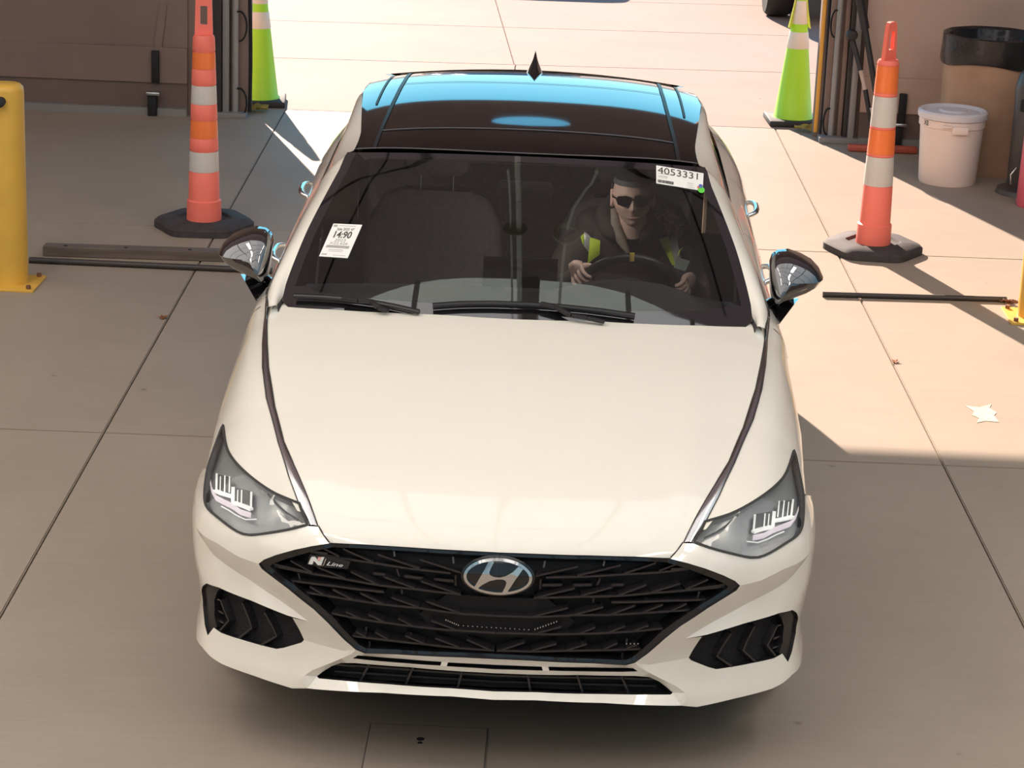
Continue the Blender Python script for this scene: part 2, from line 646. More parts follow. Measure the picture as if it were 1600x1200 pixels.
def seam(name, P, N, width, mat_, parent, lift=0.0008, sides=(1,), closed=False):
    """a narrow dark joint line lying on a surface"""
    P, N = np.asarray(P), np.asarray(N)
    if closed:
        t = np.roll(P, -1, 0) - np.roll(P, 1, 0)
    else:
        t = np.gradient(P, axis=0)
    b = np.cross(N, t)
    b /= np.maximum(np.linalg.norm(b, axis=1, keepdims=True), 1e-9)
    A, B = P + b * width / 2 + N * lift, P - b * width / 2 + N * lift
    if closed:
        A, B = np.r_[A, A[:1]], np.r_[B, B[:1]]
    objs = []
    for s in sides:
        mb = MB().grid(np.array([A * [s, 1, 1], B * [s, 1, 1]]))
        objs.append(mb.build(name, mat_, parent, 0, recalc=False))
    return objs

def seam_on(name, patch, uvs, width, mat_, parent, step=0.02, lift=0.0008, sides=(1,), closed=False, d=0.0):
    sc = patch.scale
    l = densify(np.asarray(uvs) * sc, step, closed) / sc
    P, N = patch.ev(l, d)
    return seam(name, P, N, width, mat_, parent, lift, sides, closed)

def fill3d(name, loop3d, mat_, parent, step=0.02, bulge=0.0, offset=0.0, sides=(1,), toward=(0, -1, 0.6), skirt=0.0):
    """smooth membrane over a closed 3-D loop"""
    L = np.asarray(loop3d, float)
    c = L.mean(0)
    u, s, vt = np.linalg.svd(L - c)
    ex, ey, ez = vt
    if ez @ np.asarray(toward) < 0: ez = -ez; ey = np.cross(ez, ex)
    else: ey = np.cross(ez, ex)
    L2 = np.c_[(L - c) @ ex, (L - c) @ ey]
    h = (L - c) @ ez
    pts, tri, loops = cdt(L2, (), step)
    nb = len(pts)
    # heights on the border by nearest border segment
    hb = np.full(nb, np.nan)
    dl = densify(np.c_[L2, h], step * 0.4, True)
    isb = np.zeros(nb, bool); isb[loops[0]] = True
    for i in range(nb):
        k = np.argmin(((dl[:, :2] - pts[i]) ** 2).sum(1))
        hb[i] = dl[k, 2]
    dist = np.array([np.sqrt(((dl[:, :2] - p) ** 2).sum(1).min()) for p in pts])
    H = hb.copy()
    nbr_a = np.r_[tri[:, 0], tri[:, 1], tri[:, 2], tri[:, 1], tri[:, 2], tri[:, 0]]
    nbr_b = np.r_[tri[:, 1], tri[:, 2], tri[:, 0], tri[:, 0], tri[:, 1], tri[:, 2]]
    cnt = np.maximum(np.bincount(nbr_a, minlength=nb), 1)
    for it in range(250):
        s_ = np.bincount(nbr_a, weights=H[nbr_b], minlength=nb) / cnt
        H = np.where(isb, hb, s_)
    dm = dist / max(dist.max(), 1e-6)
    H = H + bulge * np.sqrt(np.clip(dm * (2 - dm), 0, 1)) + offset
    P = c + pts[:, :1] * ex + pts[:, 1:2] * ey + H[:, None] * ez
    V = [tuple(p) for p in P]
    F = [tuple(t) for t in tri]
    if skirt:
        lp = loops[0]
        s0 = len(V)
        for i in lp: V.append(tuple(P[i]))
        for i in lp: V.append(tuple(P[i] - ez * skirt))
        n = len(lp)
        for k in range(n):
            F.append((s0 + k, s0 + (k + 1) % n, s0 + n + (k + 1) % n, s0 + n + k))
    objs = []
    for sg in sides:
        vv = V if sg > 0 else [(-x, y, z) for x, y, z in V]
        ff = F if sg > 0 else [f[::-1] for f in F]
        objs.append(mk(name, vv, ff, mat_, parent, True, None, 50))
    return objs, (c, ex, ey, ez, pts, tri, H)

def text_mesh(s, bold=0.0, shear=0.0):
    """(verts 2-D normalised to height 1, width w; faces) of a line of lettering"""
    cu = bpy.data.curves.new('lettering', 'FONT')
    cu.body = s
    cu.offset = bold
    cu.shear = shear
    cu.resolution_u = 3
    ob = bpy.data.objects.new('lettering', cu)
    COL.objects.link(ob)
    bpy.context.view_layer.update()
    me = bpy.data.meshes.new_from_object(ob.evaluated_get(bpy.context.evaluated_depsgraph_get()))
    V = np.array([v.co[:2] for v in me.vertices])
    F = [tuple(p.vertices) for p in me.polygons]
    bpy.data.objects.remove(ob)
    bpy.data.curves.remove(cu)
    bpy.data.meshes.remove(me)
    lo, hi = V.min(0), V.max(0)
    return (V - lo) / (hi - lo), F
# ------------------------------------------------------------------ concrete, building shell
def concrete(name, base, dark, rough=0.62):
    m = bpy.data.materials.new(name)
    m.use_nodes = True
    nt = m.node_tree; L = nt.links
    b = nt.nodes['Principled BSDF']
    geo = nt.nodes.new('ShaderNodeNewGeometry')
    mp = nt.nodes.new('ShaderNodeMapping'); mp.inputs['Scale'].default_value = (0.5, 9.0, 1)
    L.new(geo.outputs['Position'], mp.inputs['Vector'])
    streak = nt.nodes.new('ShaderNodeTexNoise'); streak.inputs['Scale'].default_value = 6; streak.inputs['Detail'].default_value = 6
    L.new(mp.outputs['Vector'], streak.inputs['Vector'])
    blot = nt.nodes.new('ShaderNodeTexNoise'); blot.inputs['Scale'].default_value = 0.9; blot.inputs['Detail'].default_value = 8; blot.inputs['Roughness'].default_value = 0.6
    L.new(geo.outputs['Position'], blot.inputs['Vector'])
    grain = nt.nodes.new('ShaderNodeTexNoise'); grain.inputs['Scale'].default_value = 140; grain.inputs['Detail'].default_value = 2
    L.new(geo.outputs['Position'], grain.inputs['Vector'])
    a1 = nt.nodes.new('ShaderNodeMath'); a1.operation = 'MULTIPLY_ADD'; a1.inputs[1].default_value = 0.30
    L.new(streak.outputs['Fac'], a1.inputs[0]); 
    a0 = nt.nodes.new('ShaderNodeMath'); a0.operation = 'MULTIPLY'; a0.inputs[1].default_value = 0.70
    L.new(blot.outputs['Fac'], a0.inputs[0]); L.new(a0.outputs[0], a1.inputs[2])
    a2 = nt.nodes.new('ShaderNodeMath'); a2.operation = 'MULTIPLY_ADD'; a2.inputs[1].default_value = 0.16
    L.new(grain.outputs['Fac'], a2.inputs[0]); L.new(a1.outputs[0], a2.inputs[2])
    r = nt.nodes.new('ShaderNodeValToRGB')
    r.color_ramp.elements[0].position = 0.36; r.color_ramp.elements[1].position = 0.78
    r.color_ramp.elements[0].color = (*dark, 1); r.color_ramp.elements[1].color = (*base, 1)
    L.new(a2.outputs[0], r.inputs['Fac'])
    # small oil spots
    sp = nt.nodes.new('ShaderNodeTexVoronoi'); sp.inputs['Scale'].default_value = 2.1
    L.new(geo.outputs['Position'], sp.inputs['Vector'])
    sr = nt.nodes.new('ShaderNodeValToRGB'); sr.color_ramp.elements[0].position = 0.012; sr.color_ramp.elements[1].position = 0.04
    sr.color_ramp.elements[0].color = (.45, .42, .40, 1); sr.color_ramp.elements[1].color = (1, 1, 1, 1)
    L.new(sp.outputs['Distance'], sr.inputs['Fac'])
    mx = nt.nodes.new('ShaderNodeMix'); mx.data_type = 'RGBA'; mx.blend_type = 'MULTIPLY'; mx.inputs['Factor'].default_value = 0.8
    L.new(r.outputs['Color'], mx.inputs[6]); L.new(sr.outputs['Color'], mx.inputs[7])
    L.new(mx.outputs[2], b.inputs['Base Color'])
    b.inputs['Roughness'].default_value = rough
    b.inputs['Specular IOR Level'].default_value = 0.2
    # broom-finish relief running across the bay
    mp2 = nt.nodes.new('ShaderNodeMapping'); mp2.inputs['Scale'].default_value = (2.5, 60, 1)
    L.new(geo.outputs['Position'], mp2.inputs['Vector'])
    br = nt.nodes.new('ShaderNodeTexNoise'); br.inputs['Scale'].default_value = 3; br.inputs['Detail'].default_value = 3
    L.new(mp2.outputs['Vector'], br.inputs['Vector'])
    bp = nt.nodes.new('ShaderNodeBump'); bp.inputs['Strength'].default_value = 0.22; bp.inputs['Distance'].default_value = 0.003
    L.new(br.outputs['Fac'], bp.inputs['Height']); L.new(bp.outputs['Normal'], b.inputs['Normal'])
    M[name] = m
    return m
concrete('floor_concrete', (0.365, 0.30, 0.238), (0.295, 0.24, 0.19))
concrete('ground_concrete', (0.345, 0.262, 0.215), (0.285, 0.212, 0.174), .8)
mat('joint_filler', (0.05, 0.043, 0.038), 0.9)
mat('cover_line', (0.13, 0.11, 0.095), 0.9)

def struct(o):
    o['kind'] = 'structure'
    return o

def slab_field(parent, ang, a_edges, b_edges, material, gap=0.006, origin=(0, 0)):
    ca, sa = math.cos(ang), math.sin(ang)
    meshes = {}
    for a0, a1 in zip(a_edges, a_edges[1:]):
        for b0, b1 in zip(b_edges, b_edges[1:]):
            w, h = round(a1 - a0 - gap, 3), round(b1 - b0 - gap, 3)
            if (w, h) not in meshes:
                bm = bmesh.new()
                r = bmesh.ops.create_cube(bm, size=1)
                bmesh.ops.transform(bm, matrix=Matrix.Translation((0, 0, -.06)) @ Matrix.Diagonal((w, h, .12, 1)), verts=bm.verts)
                top = [e for e in bm.edges if all(v.co.z > -.01 for v in e.verts)]
                bmesh.ops.bevel(bm, geom=top, offset=.004, segments=2, affect='EDGES')
                me = bpy.data.meshes.new('concrete_slab'); bm.to_mesh(me); bm.free()
                me.materials.append(material)
                meshes[(w, h)] = me
            o = bpy.data.objects.new('concrete_slab', meshes[(w, h)])
            COL.objects.link(o)
            ac, bc = (a0 + a1) / 2, (b0 + b1) / 2
            o.location = (origin[0] + ac * ca - bc * sa, origin[1] + ac * sa + bc * ca, 0)
            o.rotation_euler = (0, 0, ang)
            o.parent = parent
JA = .0172
floor = struct(MB().box((0, -1.0, -.165), (22, 22.2, .10)).build('floor', M['joint_filler'], None, 0))
slab_field(floor, JA, [1.775 + 3.397 * k for k in range(-3, 4)], [10.12 - 3.56 * k for k in range(6, -1, -1)], M['floor_concrete'])
ground = struct(MB().box((0, 35, -.165), (60, 49.8, .10)).build('ground', M['joint_filler'], None, 0))
OB = math.radians(4.4)
# outdoor slabs: their joints run slightly askew to the hall
ox, oy = -.27, 12.36
slab_field(ground, OB, [-3.45 * 2.0 - 3.45 * k for k in (2, 1, 0)] + [-3.45, 0, 3.45, 6.9, 10.35, 13.8], [-.0 + v for v in (0, 1.93, 3.75, 7.3, 10.9, 14.5, 18.0)], M['ground_concrete'], origin=(ox, oy))
# apron strip between the hall floor and the outdoor slabs
bm = bmesh.new()
ca, sa = math.cos(OB), math.sin(OB)
def strip_quad(x0, x1):
    f_in = lambda x: 10.128 + x * JA
    f_out = lambda x: oy + (x - ox) * math.tan(OB) - .008
    P = [(x0, f_in(x0)), (x1, f_in(x1)), (x1, f_out(x1)), (x0, f_out(x0))]
    m = MB().prism(P, -.12, 0)
    o = m.build('concrete_slab', M['ground_concrete'], ground, 0)
strip_quad(-9, -.265); strip_quad(-.257, 9)
bm.free()

# drain cover set into the floor in front of the car
dr = empty('drain_cover', (-.195, .0, 0)); dr.parent = floor
MB().box((0, .0, .0015), (.345, .78, .006), bevel=.001).build('cover_plate', M['floor_concrete'], dr, 0)
for x in (-.175, .175):
    MB().box((x, 0, .001), (.004, .78, .005)).build('cover_edge', M['cover_line'], dr, 0)
MB().box((0, .392, .001), (.355, .004, .005)).build('cover_edge', M['cover_line'], dr, 0)
MB().lathe([(.0001, .0052), (.010, .0052), (.012, .0045)], c=(-.02, .30, 0), n=16).build('lift_hole', M['backing_black'], dr, 0)
MB().lathe([(.0001, .0052), (.007, .0052), (.008, .0045)], c=(-.02, .275, 0), n=16).build('lift_hole', M['backing_black'], dr, 0)

# fabric hall: brown rear bay, pale translucent front bay
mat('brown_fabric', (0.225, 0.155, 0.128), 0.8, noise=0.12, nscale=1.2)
mat('brown_fabric_lit', (0.50, 0.35, 0.28), 0.8, noise=0.12, nscale=1.2)  # same canvas, its colour lightened for bounced sunlight on the right leaf
mat('brown_fabric_low', (0.150, 0.103, 0.088), 0.8, noise=0.15, nscale=2)
mat('brown_roof', (0.09, 0.07, 0.068), 0.85)
mat('frame_dark', (0.035, 0.031, 0.031), 0.6)
mat('frame_grey', (0.30, 0.285, 0.28), 0.45, metal=0.3)
mat('purlin_grey', (0.30, 0.29, 0.28), 0.7)
mat('rail_grey', (0.22, 0.21, 0.20), 0.6)
def fabric(name, through, face, mix):
    mt = bpy.data.materials.new(name); mt.use_nodes = True
    nt = mt.node_tree; nt.nodes.clear()
    out = nt.nodes.new('ShaderNodeOutputMaterial'); tl = nt.nodes.new('ShaderNodeBsdfTranslucent'); df = nt.nodes.new('ShaderNodeBsdfDiffuse')
    tl.inputs['Color'].default_value = (*through, 1); df.inputs['Color'].default_value = (*face, 1)
    ms = nt.nodes.new('ShaderNodeMixShader'); ms.inputs['Fac'].default_value = mix
    nt.links.new(df.outputs[0], ms.inputs[1]); nt.links.new(tl.outputs[0], ms.inputs[2]); nt.links.new(ms.outputs[0], out.inputs['Surface'])
    M[name] = mt
fabric('pale_fabric', (0.80, 0.79, 0.73), (0.62, 0.61, 0.57), 0.70)
fabric('brown_canopy', (0.12, 0.092, 0.092), (0.31, 0.245, 0.24), 0.6)

DOOR_Y = 9.85
HX, EAVE, CROWN = 9.0, 3.4, 7.4
LINE_Y = 3.78
def vault(t):   # t in 0..pi
    return (HX * math.cos(t), EAVE + (CROWN - EAVE) * math.sin(t))
ts = np.linspace(0, math.pi, 33)
tsf = np.linspace(0, math.pi, 97)
def edge_y(t):       # the pale bay ends in a curved edge like the rim of a dome
    return min(LINE_Y + .028 * vault(t)[0] ** 2, 7.0)
def vault_grid(y0, y1, n=2, off=0.0):
    f = lambda v, t: v(t) if callable(v) else v
    return np.array([[(vault(t)[0], y, vault(t)[1] + off) for y in np.linspace(f(y0, t), f(y1, t), n)] for t in tsf])
o = MB().grid(vault_grid(edge_y, DOOR_Y + .05)); struct(o.build('ceiling', M['brown_canopy'], None, 60))
o = MB().grid(vault_grid(-15.0, edge_y)); ceil_f = struct(o.build('ceiling_front', M['pale_fabric'], None, 60))
for k, y in enumerate(np.arange(-14.4, 2.0, 2.25)):
    MB().tube([(vault(t)[0] * .99, y, vault(t)[1] - .06) for t in ts], .06, 8).build('roof_rib', M['frame_dark'], ceil_f, 60)
for x in (-6.0, -3.9, -1.35, 0.0, 1.3, 2.5, 3.9, 6.0):
    t = math.acos(x / HX); w = .085 if abs(x) > .1 else .16
    MB().box((x, (edge_y(t) - 15) / 2, vault(t)[1] - .06), (w, 15 + edge_y(t), .07)).build('roof_purlin', M['purlin_grey'], ceil_f, 0)
for sg, nm in ((-1, 'wall_left'), (1, 'wall_right')):
    struct(MB().box((sg * (HX + .05), -2.6, EAVE / 2), (.1, 24.9, EAVE)).build(nm, M['brown_fabric'], None, 0))
# pale end wall far behind the camera, rounded like the roof
we = [(-HX, 0)] + [vault(t) for t in ts[::-1]] + [(HX, 0)]
wm = MB(); wm.bm.faces.new([wm.bm.verts.new((x, -15.0, z)) for x, z in we])
wf = struct(wm.build('wall_front', M['pale_fabric'], None, 0))
for x in (-6, -4, -2, 0, 2, 4, 6):
    MB().box((x, -14.93, (EAVE + (CROWN - EAVE) * math.sin(math.acos(x / HX))) / 2), (.09, .08, EAVE + (CROWN - EAVE) * math.sin(math.acos(x / HX)))).build('end_post', M['frame_dark'], wf, 0)
# dark arches and braces under the brown roof
cb = bpy.data.objects['ceiling']
for y in (6.0, 9.3):
    MB().tube([(vault(t)[0] * .99, y, vault(t)[1] - .06) for t in ts], .035, 8).build('roof_rib', M['brown_roof'], cb, 60)
for x0, x1 in ((-3.2, -1.2), (3.2, 1.2)):
    MB().tube([(x0 + (x1 - x0) * k, 4.4 + 4.6 * k, EAVE + (CROWN - EAVE) * math.sin(math.acos((x0 + (x1 - x0) * k) / HX)) - .07) for k in np.linspace(0, 1, 9)], .035, 6).build('roof_brace', M['brown_roof'], cb, 60)
# conduit, pull strap and ring hanging under the roof over the bay
mat('conduit_grey', (0.55, 0.50, 0.48), 0.5)
MB().tube([(-.07, 3.2, 7.3), (-.07, 3.2, 2.75)], .016, 8).tube([(-.12, 3.22, 7.3), (-.12, 3.22, 3.3)], .008, 6).build('hanging_conduit', M['conduit_grey'], cb, 60)
MB().lathe([(.075, 0), (.06, .04), (.02, .065), (.0001, .07)], c=(-.095, 3.2, 4.62), n=18).build('conduit_bell', M['conduit_grey'], cb, 60)
MB().tube([(.27, 3.2, 7.3), (.27, 3.2, 4.78)], .015, 8).tube([(.275, 3.2, 4.56), (.30, 3.2, 4.1), (.40, 3.22, 3.6), (.42, 3.22, 3.2)], .013, 8).build('pull_strap', M['conduit_grey'], cb, 60)
MB().tube([(.27 + .10 * math.cos(a), 3.2 + .10 * math.sin(a), 4.67 + .02 * math.sin(a)) for a in np.linspace(0, 2 * math.pi, 28, endpoint=False)], .019, 10, closed=True).build('pull_ring', M['conduit_grey'], cb, 60)
# rear gable with the wide doorway and a lens-shaped vent high up
DX0, DX1, HEAD = -2.02, 1.84, 3.38
ga = []
outl = [(-HX, 0), (DX0, 0), (DX0, HEAD), (DX1, HEAD), (DX1, 0), (HX, 0)] + [vault(t) for t in ts[1:-1]] + [(-HX, EAVE)]
lens_hole = [(-.09 + .40 * math.cos(a), 4.34 + .19 * math.sin(a)) for a in np.linspace(0, 2 * math.pi, 28, endpoint=False)]
pts, tri, loops = cdt(np.array(outl), [np.array(lens_hole)], .6)
V = [(p[0], DOOR_Y + .06, p[1]) for p in pts] + [(p[0], DOOR_Y + .16, p[1]) for p in pts]
n_ = len(pts)
F = [tuple(t) for t in tri] + [tuple(t[::-1] + n_) for t in tri]
for l in loops:
    for k in range(len(l)): F.append((l[k], l[(k + 1) % len(l)], l[(k + 1) % len(l)] + n_, l[k] + n_))
struct(mk('wall_back', V, F, M['brown_fabric'], None, False))
# bodies for the added fill lamps, hung under the pale roof
mat('fill_lamp_glow', (1.0, 0.93, 0.82), 0.5, emit=3.0)
for lx in (-3.4, 3.4):
    for ly in (-4.0, -1.2, 1.6):
        ll = empty('roof_fill_lamp', (lx, ly, 5.30)); ll.parent = ceil_f
        MB().box((0, 0, .04), (.56, 2.26, .06)).build('fill_lamp_body', M['frame_grey'], ll, 0)
        MB().bar((0, -.9, .06), (0, -.9, 1.6), .02, .02, up=(0, 1, 0)).build('fill_lamp_hanger', M['frame_dark'], ll, 0)
        MB().bar((0, .9, .06), (0, .9, 1.6), .02, .02, up=(0, 1, 0)).build('fill_lamp_hanger', M['frame_dark'], ll, 0)

# ------------------------------------------------------------------ the two door leaves beside the opening
def zat(px, py, Y): return at_depth(px, py, Y)
DY = 9.72
d1 = struct(empty('door_1', (DX0, DY, 0)))
d2 = struct(empty('door_2', (DX1, DY, 0)))
def leaf(parent, x0, x1, sg):
    ox_ = parent.location.x
    def B(name, xa, xb, y, z0, z1, th, m, bev=0.0):
        return MB().box(((xa + xb) / 2 - ox_, y - DY, (z0 + z1) / 2), (abs(xb - xa), th, z1 - z0), bevel=bev).build(name, m, parent, 0)
    lo, hi = min(x0, x1), max(x0, x1)
    # gently creased canvas
    G = []
    rnd = random.Random(5 if sg < 0 else 9)
    ph = [rnd.uniform(0, 6) for _ in range(4)]
    for x in np.linspace(lo, hi, 60):
        row = []
        for z in np.linspace(.44, 3.36, 14):
            row.append((x - ox_, .012 * math.sin(3.1 * x + ph[0]) + .008 * math.sin(7.3 * x + ph[1] + z * .8), z))
        G.append(row)
    MB().grid(np.array(G)).build('canvas_panel', M['brown_fabric' if sg < 0 else 'brown_fabric_lit'], parent, 60)
    B('canvas_skirt', lo, hi, DY - .01, .22, .46, .02, M['brown_fabric' if sg < 0 else 'brown_fabric_lit'])
    B('lower_panel', lo, hi, DY + .005, .05, .225, .02, M['brown_fabric_low'])
    B('bottom_rail', lo, hi, DY - .01, .0, .05, .07, M['rail_grey'])
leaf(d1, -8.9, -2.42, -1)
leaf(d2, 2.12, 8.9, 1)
def vpost(parent, xa, xb, y0, z0, z1, th, m, name, bev=.004):
    MB().box(((xa + xb) / 2 - parent.location.x, y0 - parent.location.y, (z0 + z1) / 2), (xb - xa, th, z1 - z0), bevel=bev).build(name, m, parent, 30)
# left jamb: black channel, grey channel, pipe, canvas strip, black edge
vpost(d1, -2.245, -2.19, 9.74, .02, 3.36, .06, M['frame_dark'], 'black_channel')
vpost(d1, -2.185, -2.14, 9.76, .0, 3.36, .06, M['frame_grey'], 'grey_channel')
vpost(d1, -2.43, -2.245, 9.76, .0, 3.36, .04, M['brown_fabric'], 'jamb_board')
MB().tube([(-2.10 - DX0, .03, .03), (-2.10 - DX0, .03, 3.34)], .022, 10).build('lock_pipe', M['frame_grey'], d1, 60)
vpost(d1, -2.14, -2.02, 9.80, .03, 3.36, .03, M['brown_fabric'], 'canvas_strip')
MB().tube([(.012 + .008 * math.sin(z * 4), .07, z) for z in np.linspace(.03, 3.34, 24)], .012, 8).build('edge_rope', M['backing_black'], d1, 60)
for z in (.10, .62, 1.2):
    MB().tube([(-2.10 - DX0 + .03 + .05 * math.sin(a), .01, z + .10 * math.cos(a)) for a in np.linspace(-.3, math.pi * 1.02, 14)], .007, 6).build('strap_loop', M['backing_black'], d1, 60)
vpost(d1, -2.25, -2.02, 9.74, .0, .035, .12, M['rail_grey'], 'sill_plate')
# right jamb
mat('sunlit_edge', (0.90, 0.46, 0.08), 0.6)  # door edge with its sunlight put into the colour
vpost(d2, 1.842, 1.868, 9.93, .03, 3.36, .05, M['sunlit_edge'], 'sunlit_edge_strip')
MB().tube([(1.885 - DX1 + .006 * math.sin(z * 4), .14, z) for z in np.linspace(.03, 3.34, 24)], .012, 8).build('edge_rope', M['backing_black'], d2, 60)
vpost(d2, 1.89, 2.03, 9.83, .03, 3.36, .03, M['brown_fabric'], 'canvas_strip')
MB().tube([(1.945 - DX1, .05, .03), (1.945 - DX1, .05, 3.34)], .020, 10).build('lock_pipe', M['frame_grey'], d2, 60)
vpost(d2, 1.985, 2.015, 9.79, .03, 3.36, .04, M['brown_fabric'], 'jamb_board')
vpost(d2, 2.02, 2.05, 9.76, .0, 3.36, .05, M['frame_dark'], 'black_channel')
vpost(d2, 2.05, 2.09, 9.72, .0, 3.36, .06, M['frame_grey'], 'grey_channel')
vpost(d2, 2.09, 2.13, 9.76, .0, 3.36, .04, M['brown_fabric_low'], 'jamb_board')
vpost(d2, 1.86, 2.12, 9.74, .0, .04, .12, M['rail_grey'], 'sill_plate')
for z in (.14, .80):
    MB().tube([(1.945 - DX1 - .03 - .03 * math.sin(a), .02, z + .09 * math.cos(a)) for a in np.linspace(-.3, math.pi * 1.02, 14)], .007, 6).build('strap_loop', M['backing_black'], d2, 60)
# cane bolts that pin the leaves to the floor
def bolt(parent, x, zs_=.33, ribbon_=True):
    bx = x - parent.location.x
    MB().box((bx, -.04, zs_), (.05, .03, .22), bevel=.005).build('bolt_strap', M['backing_black'], parent, 30)
    MB().box((bx - .02, -.05, .07), (.06, .06, .16), bevel=.008).build('bolt_housing', M['backing_black'], parent, 30)
    MB().box((bx - .01, -.075, .155), (.09, .05, .022), bevel=.004).build('bolt_plate', M['satin_chrome'], parent, 30)
    if ribbon_: MB().bar((bx + .01, -.01, .44), (bx + .05, .0, .75), .05, .006, up=(0, 1, 0)).build('bolt_ribbon', M['brown_fabric'], parent, 0)
bolt(d1, -2.63)
bolt(d2, 2.40, .25, False)
# ------------------------------------------------------------------ the car: base surfaces
car = empty('car', (0, 0, 0), 'white four-door sedan with black roof and black mesh grille in the middle of the bay', 'car')

PLAN = smooth_curve([(0, .03), (.2, .042), (.38, .07), (.5, .10), (.57, .125), (.67, .168), (.75, .212), (.80, .246), (.84, .282),
                     (.875, .33), (.90, .395), (.917, .485), (.928, .60), (.933, .72), (.935, .85)], 260)
PLAN_S = np.r_[0, np.cumsum(np.linalg.norm(np.diff(PLAN, axis=0), axis=1))]
pT = np.gradient(PLAN, PLAN_S, axis=0)
PLAN_N = np.c_[-pT[:, 1], pT[:, 0]]            # inward
INSET = Pchip([.12, .17, .20, .245, .30, .37, .45, .55, .62, .66, .69, .72, .76, .82],
              [.075, .055, .046, .040, .050, .056, .045, .032, .030, .036, .050, .075, .13, .26])

def fascia_f(s, z):
    i = np.interp(s, PLAN_S, np.arange(len(PLAN_S)))
    a = int(min(i, len(PLAN_S) - 2)); t = i - a
    p = PLAN[a] * (1 - t) + PLAN[a + 1] * t
    n = PLAN_N[a] * (1 - t) + PLAN_N[a + 1] * t
    q = p + n * (INSET(z) - .03)
    return np.array([q[0], q[1], z])
SMAX = PLAN_S[-1] - .005
fascia = Patch(fascia_f, np.linspace(0, SMAX, 110), np.linspace(.13, .80, 68))

def plan_y(x):
    return np.interp(x, PLAN[:, 0], PLAN[:, 1])

hood_prof = smooth_curve([(.050, .640), (.054, .665), (.064, .690), (.085, .712), (.12, .736), (.20, .775), (.35, .828), (.6, .889),
                          (.9, .946), (1.2, .992), (1.42, 1.019), (1.65, 1.04)], 160)
HV = np.r_[0, np.cumsum(np.linalg.norm(np.diff(hood_prof, axis=0), axis=1))]
def hood_f(x, v):
    Y = np.interp(v, HV, hood_prof[:, 0]); z = np.interp(v, HV, hood_prof[:, 1])
    fade = max(0.0, 1 - (Y - .05) / 1.25)
    sw = (plan_y(min(x, .8)) - .03 + max(0, x - .8) * 1.3) * fade
    c = .045 * (x / .8) ** 2.4 * min(1, .35 + Y)
    # character line along each side of the hood
    xr = .50 + .10 * min(1, Y / 1.2)
    ridge = .009 * math.exp(-((x - xr) / .055) ** 2) * min(1, max(0, (Y - .1) / .3)) * max(0, 1 - Y / 1.5)
    return np.array([x, Y + sw, z - c + ridge])
hood = Patch(hood_f, np.linspace(0, .95, 80), np.linspace(0, HV[-1], 120))

# the bright strip between hood and fender, measured along both edges
STRIP_OUT = [(481, 821), (466, 785), (451, 744), (435, 693), (421, 640), (416, 622), (410, 575), (410, 537), (414, 495), (416, 464)]
STRIP_IN = [(497, 822), (479, 772), (460, 728), (444, 691), (431, 640), (430, 637), (420, 575), (418, 537), (418, 498), (423, 464)]
so = hood.ev(hood.hits(STRIP_OUT))[0]
si = hood.ev(hood.hits(STRIP_IN))[0]
order = np.argsort(so[:, 1]); so = so[order]
XS = Pchip(np.r_[so[:, 1], 1.75], np.r_[so[:, 0], .835])
def hood_z(x, Y):
    lo, hi = 0.0, HV[-1]
    for _ in range(26):
        m_ = (lo + hi) / 2
        if hood_f(x, m_)[1] < Y: lo = m_
        else: hi = m_
    return hood_f(x, lo)[2]

def wmax_front(Y):
    return np.interp(Y, PLAN[:, 1], PLAN[:, 0])
W_T = [.0, .1, .2, .35, .5, .7, .93, 1.15, 1.35, 1.6, 2.2, 3.0, 3.5, 3.85, 4.2, 4.5, 4.75, 4.88]
W_V = [.02, .52, .71, .862, .912, .931, .936, .926, .908, .898, .903, .904, .914, .922, .912, .885, .83, .74]
WMAX = Pchip(W_T, W_V)
WMAX0 = WMAX
def wmax(Y):
    return float(wmax_front(Y)) if Y < .7 else float(WMAX(Y))
BX = Pchip([1.5, 1.75, 2.3, 3.0, 3.8, 4.4, 4.8, 4.88], [.818, .814, .797, .800, .795, .765, .70, .66])
BZ = Pchip([1.5, 1.75, 2.3, 3.0, 3.8, 4.4, 4.8, 4.88], [1.0, 1.004, 1.022, 1.045, 1.075, 1.10, 1.085, 1.05])
Z3 = Pchip([.1, .9, 1.3, 1.6, 2.5, 3.5, 4.5, 4.88], [.70, .70, .76, .82, .865, .90, .92, .90])
BUL = Pchip([.1, .9, 1.25, 1.6, 2.1, 3, 4, 4.88], [.026, .034, .030, .030, .028, .026, .022, .016])
def side_ctrl(Y):
    if Y < 1.5:
        x0 = float(XS(max(Y, so[0, 1]))); 
        if Y < so[0, 1]: x0 = x0 - (so[0, 1] - Y) * 1.2
        z0 = hood_z(x0, max(Y, .06))
    elif Y < 1.75:
        t = (Y - 1.5) / .25
        x0 = float(XS(Y)) * (1 - t) + float(BX(Y)) * t
        z0 = hood_z(x0, Y) * (1 - t) + float(BZ(Y)) * t
    else:
        x0, z0 = float(BX(Y)), float(BZ(Y))
    w = wmax(Y); z3 = float(Z3(Y)); b = float(BUL(Y))
    p0 = np.array([x0, z0]); p3 = np.array([max(w - float(np.interp(Y, [.9, 1.3], [.030, .016])), x0 + .03), min(z3, z0 - .02)])
    d = p3 - p0
    p1 = p0 + d * .36 + np.array([.7, 1.0]) * b
    p2 = p0 + d * .74 + np.array([1.0, .7]) * b
    pts = [p0, p1, p2, p3, np.array([w, .60]), np.array([w - .008, .44]), np.array([w - .045, .215])]
    return pts
side_cache = {}
def side_f(u, Y):
    k = round(Y, 5)
    if k not in side_cache:
        side_cache[k] = smooth_curve(side_ctrl(Y), 90)
    c = side_cache[k]
    i = u * (len(c) - 1); a = int(min(i, len(c) - 2)); t = i - a
    q = c[a] * (1 - t) + c[a + 1] * t
    return np.array([q[0], Y, q[1]])
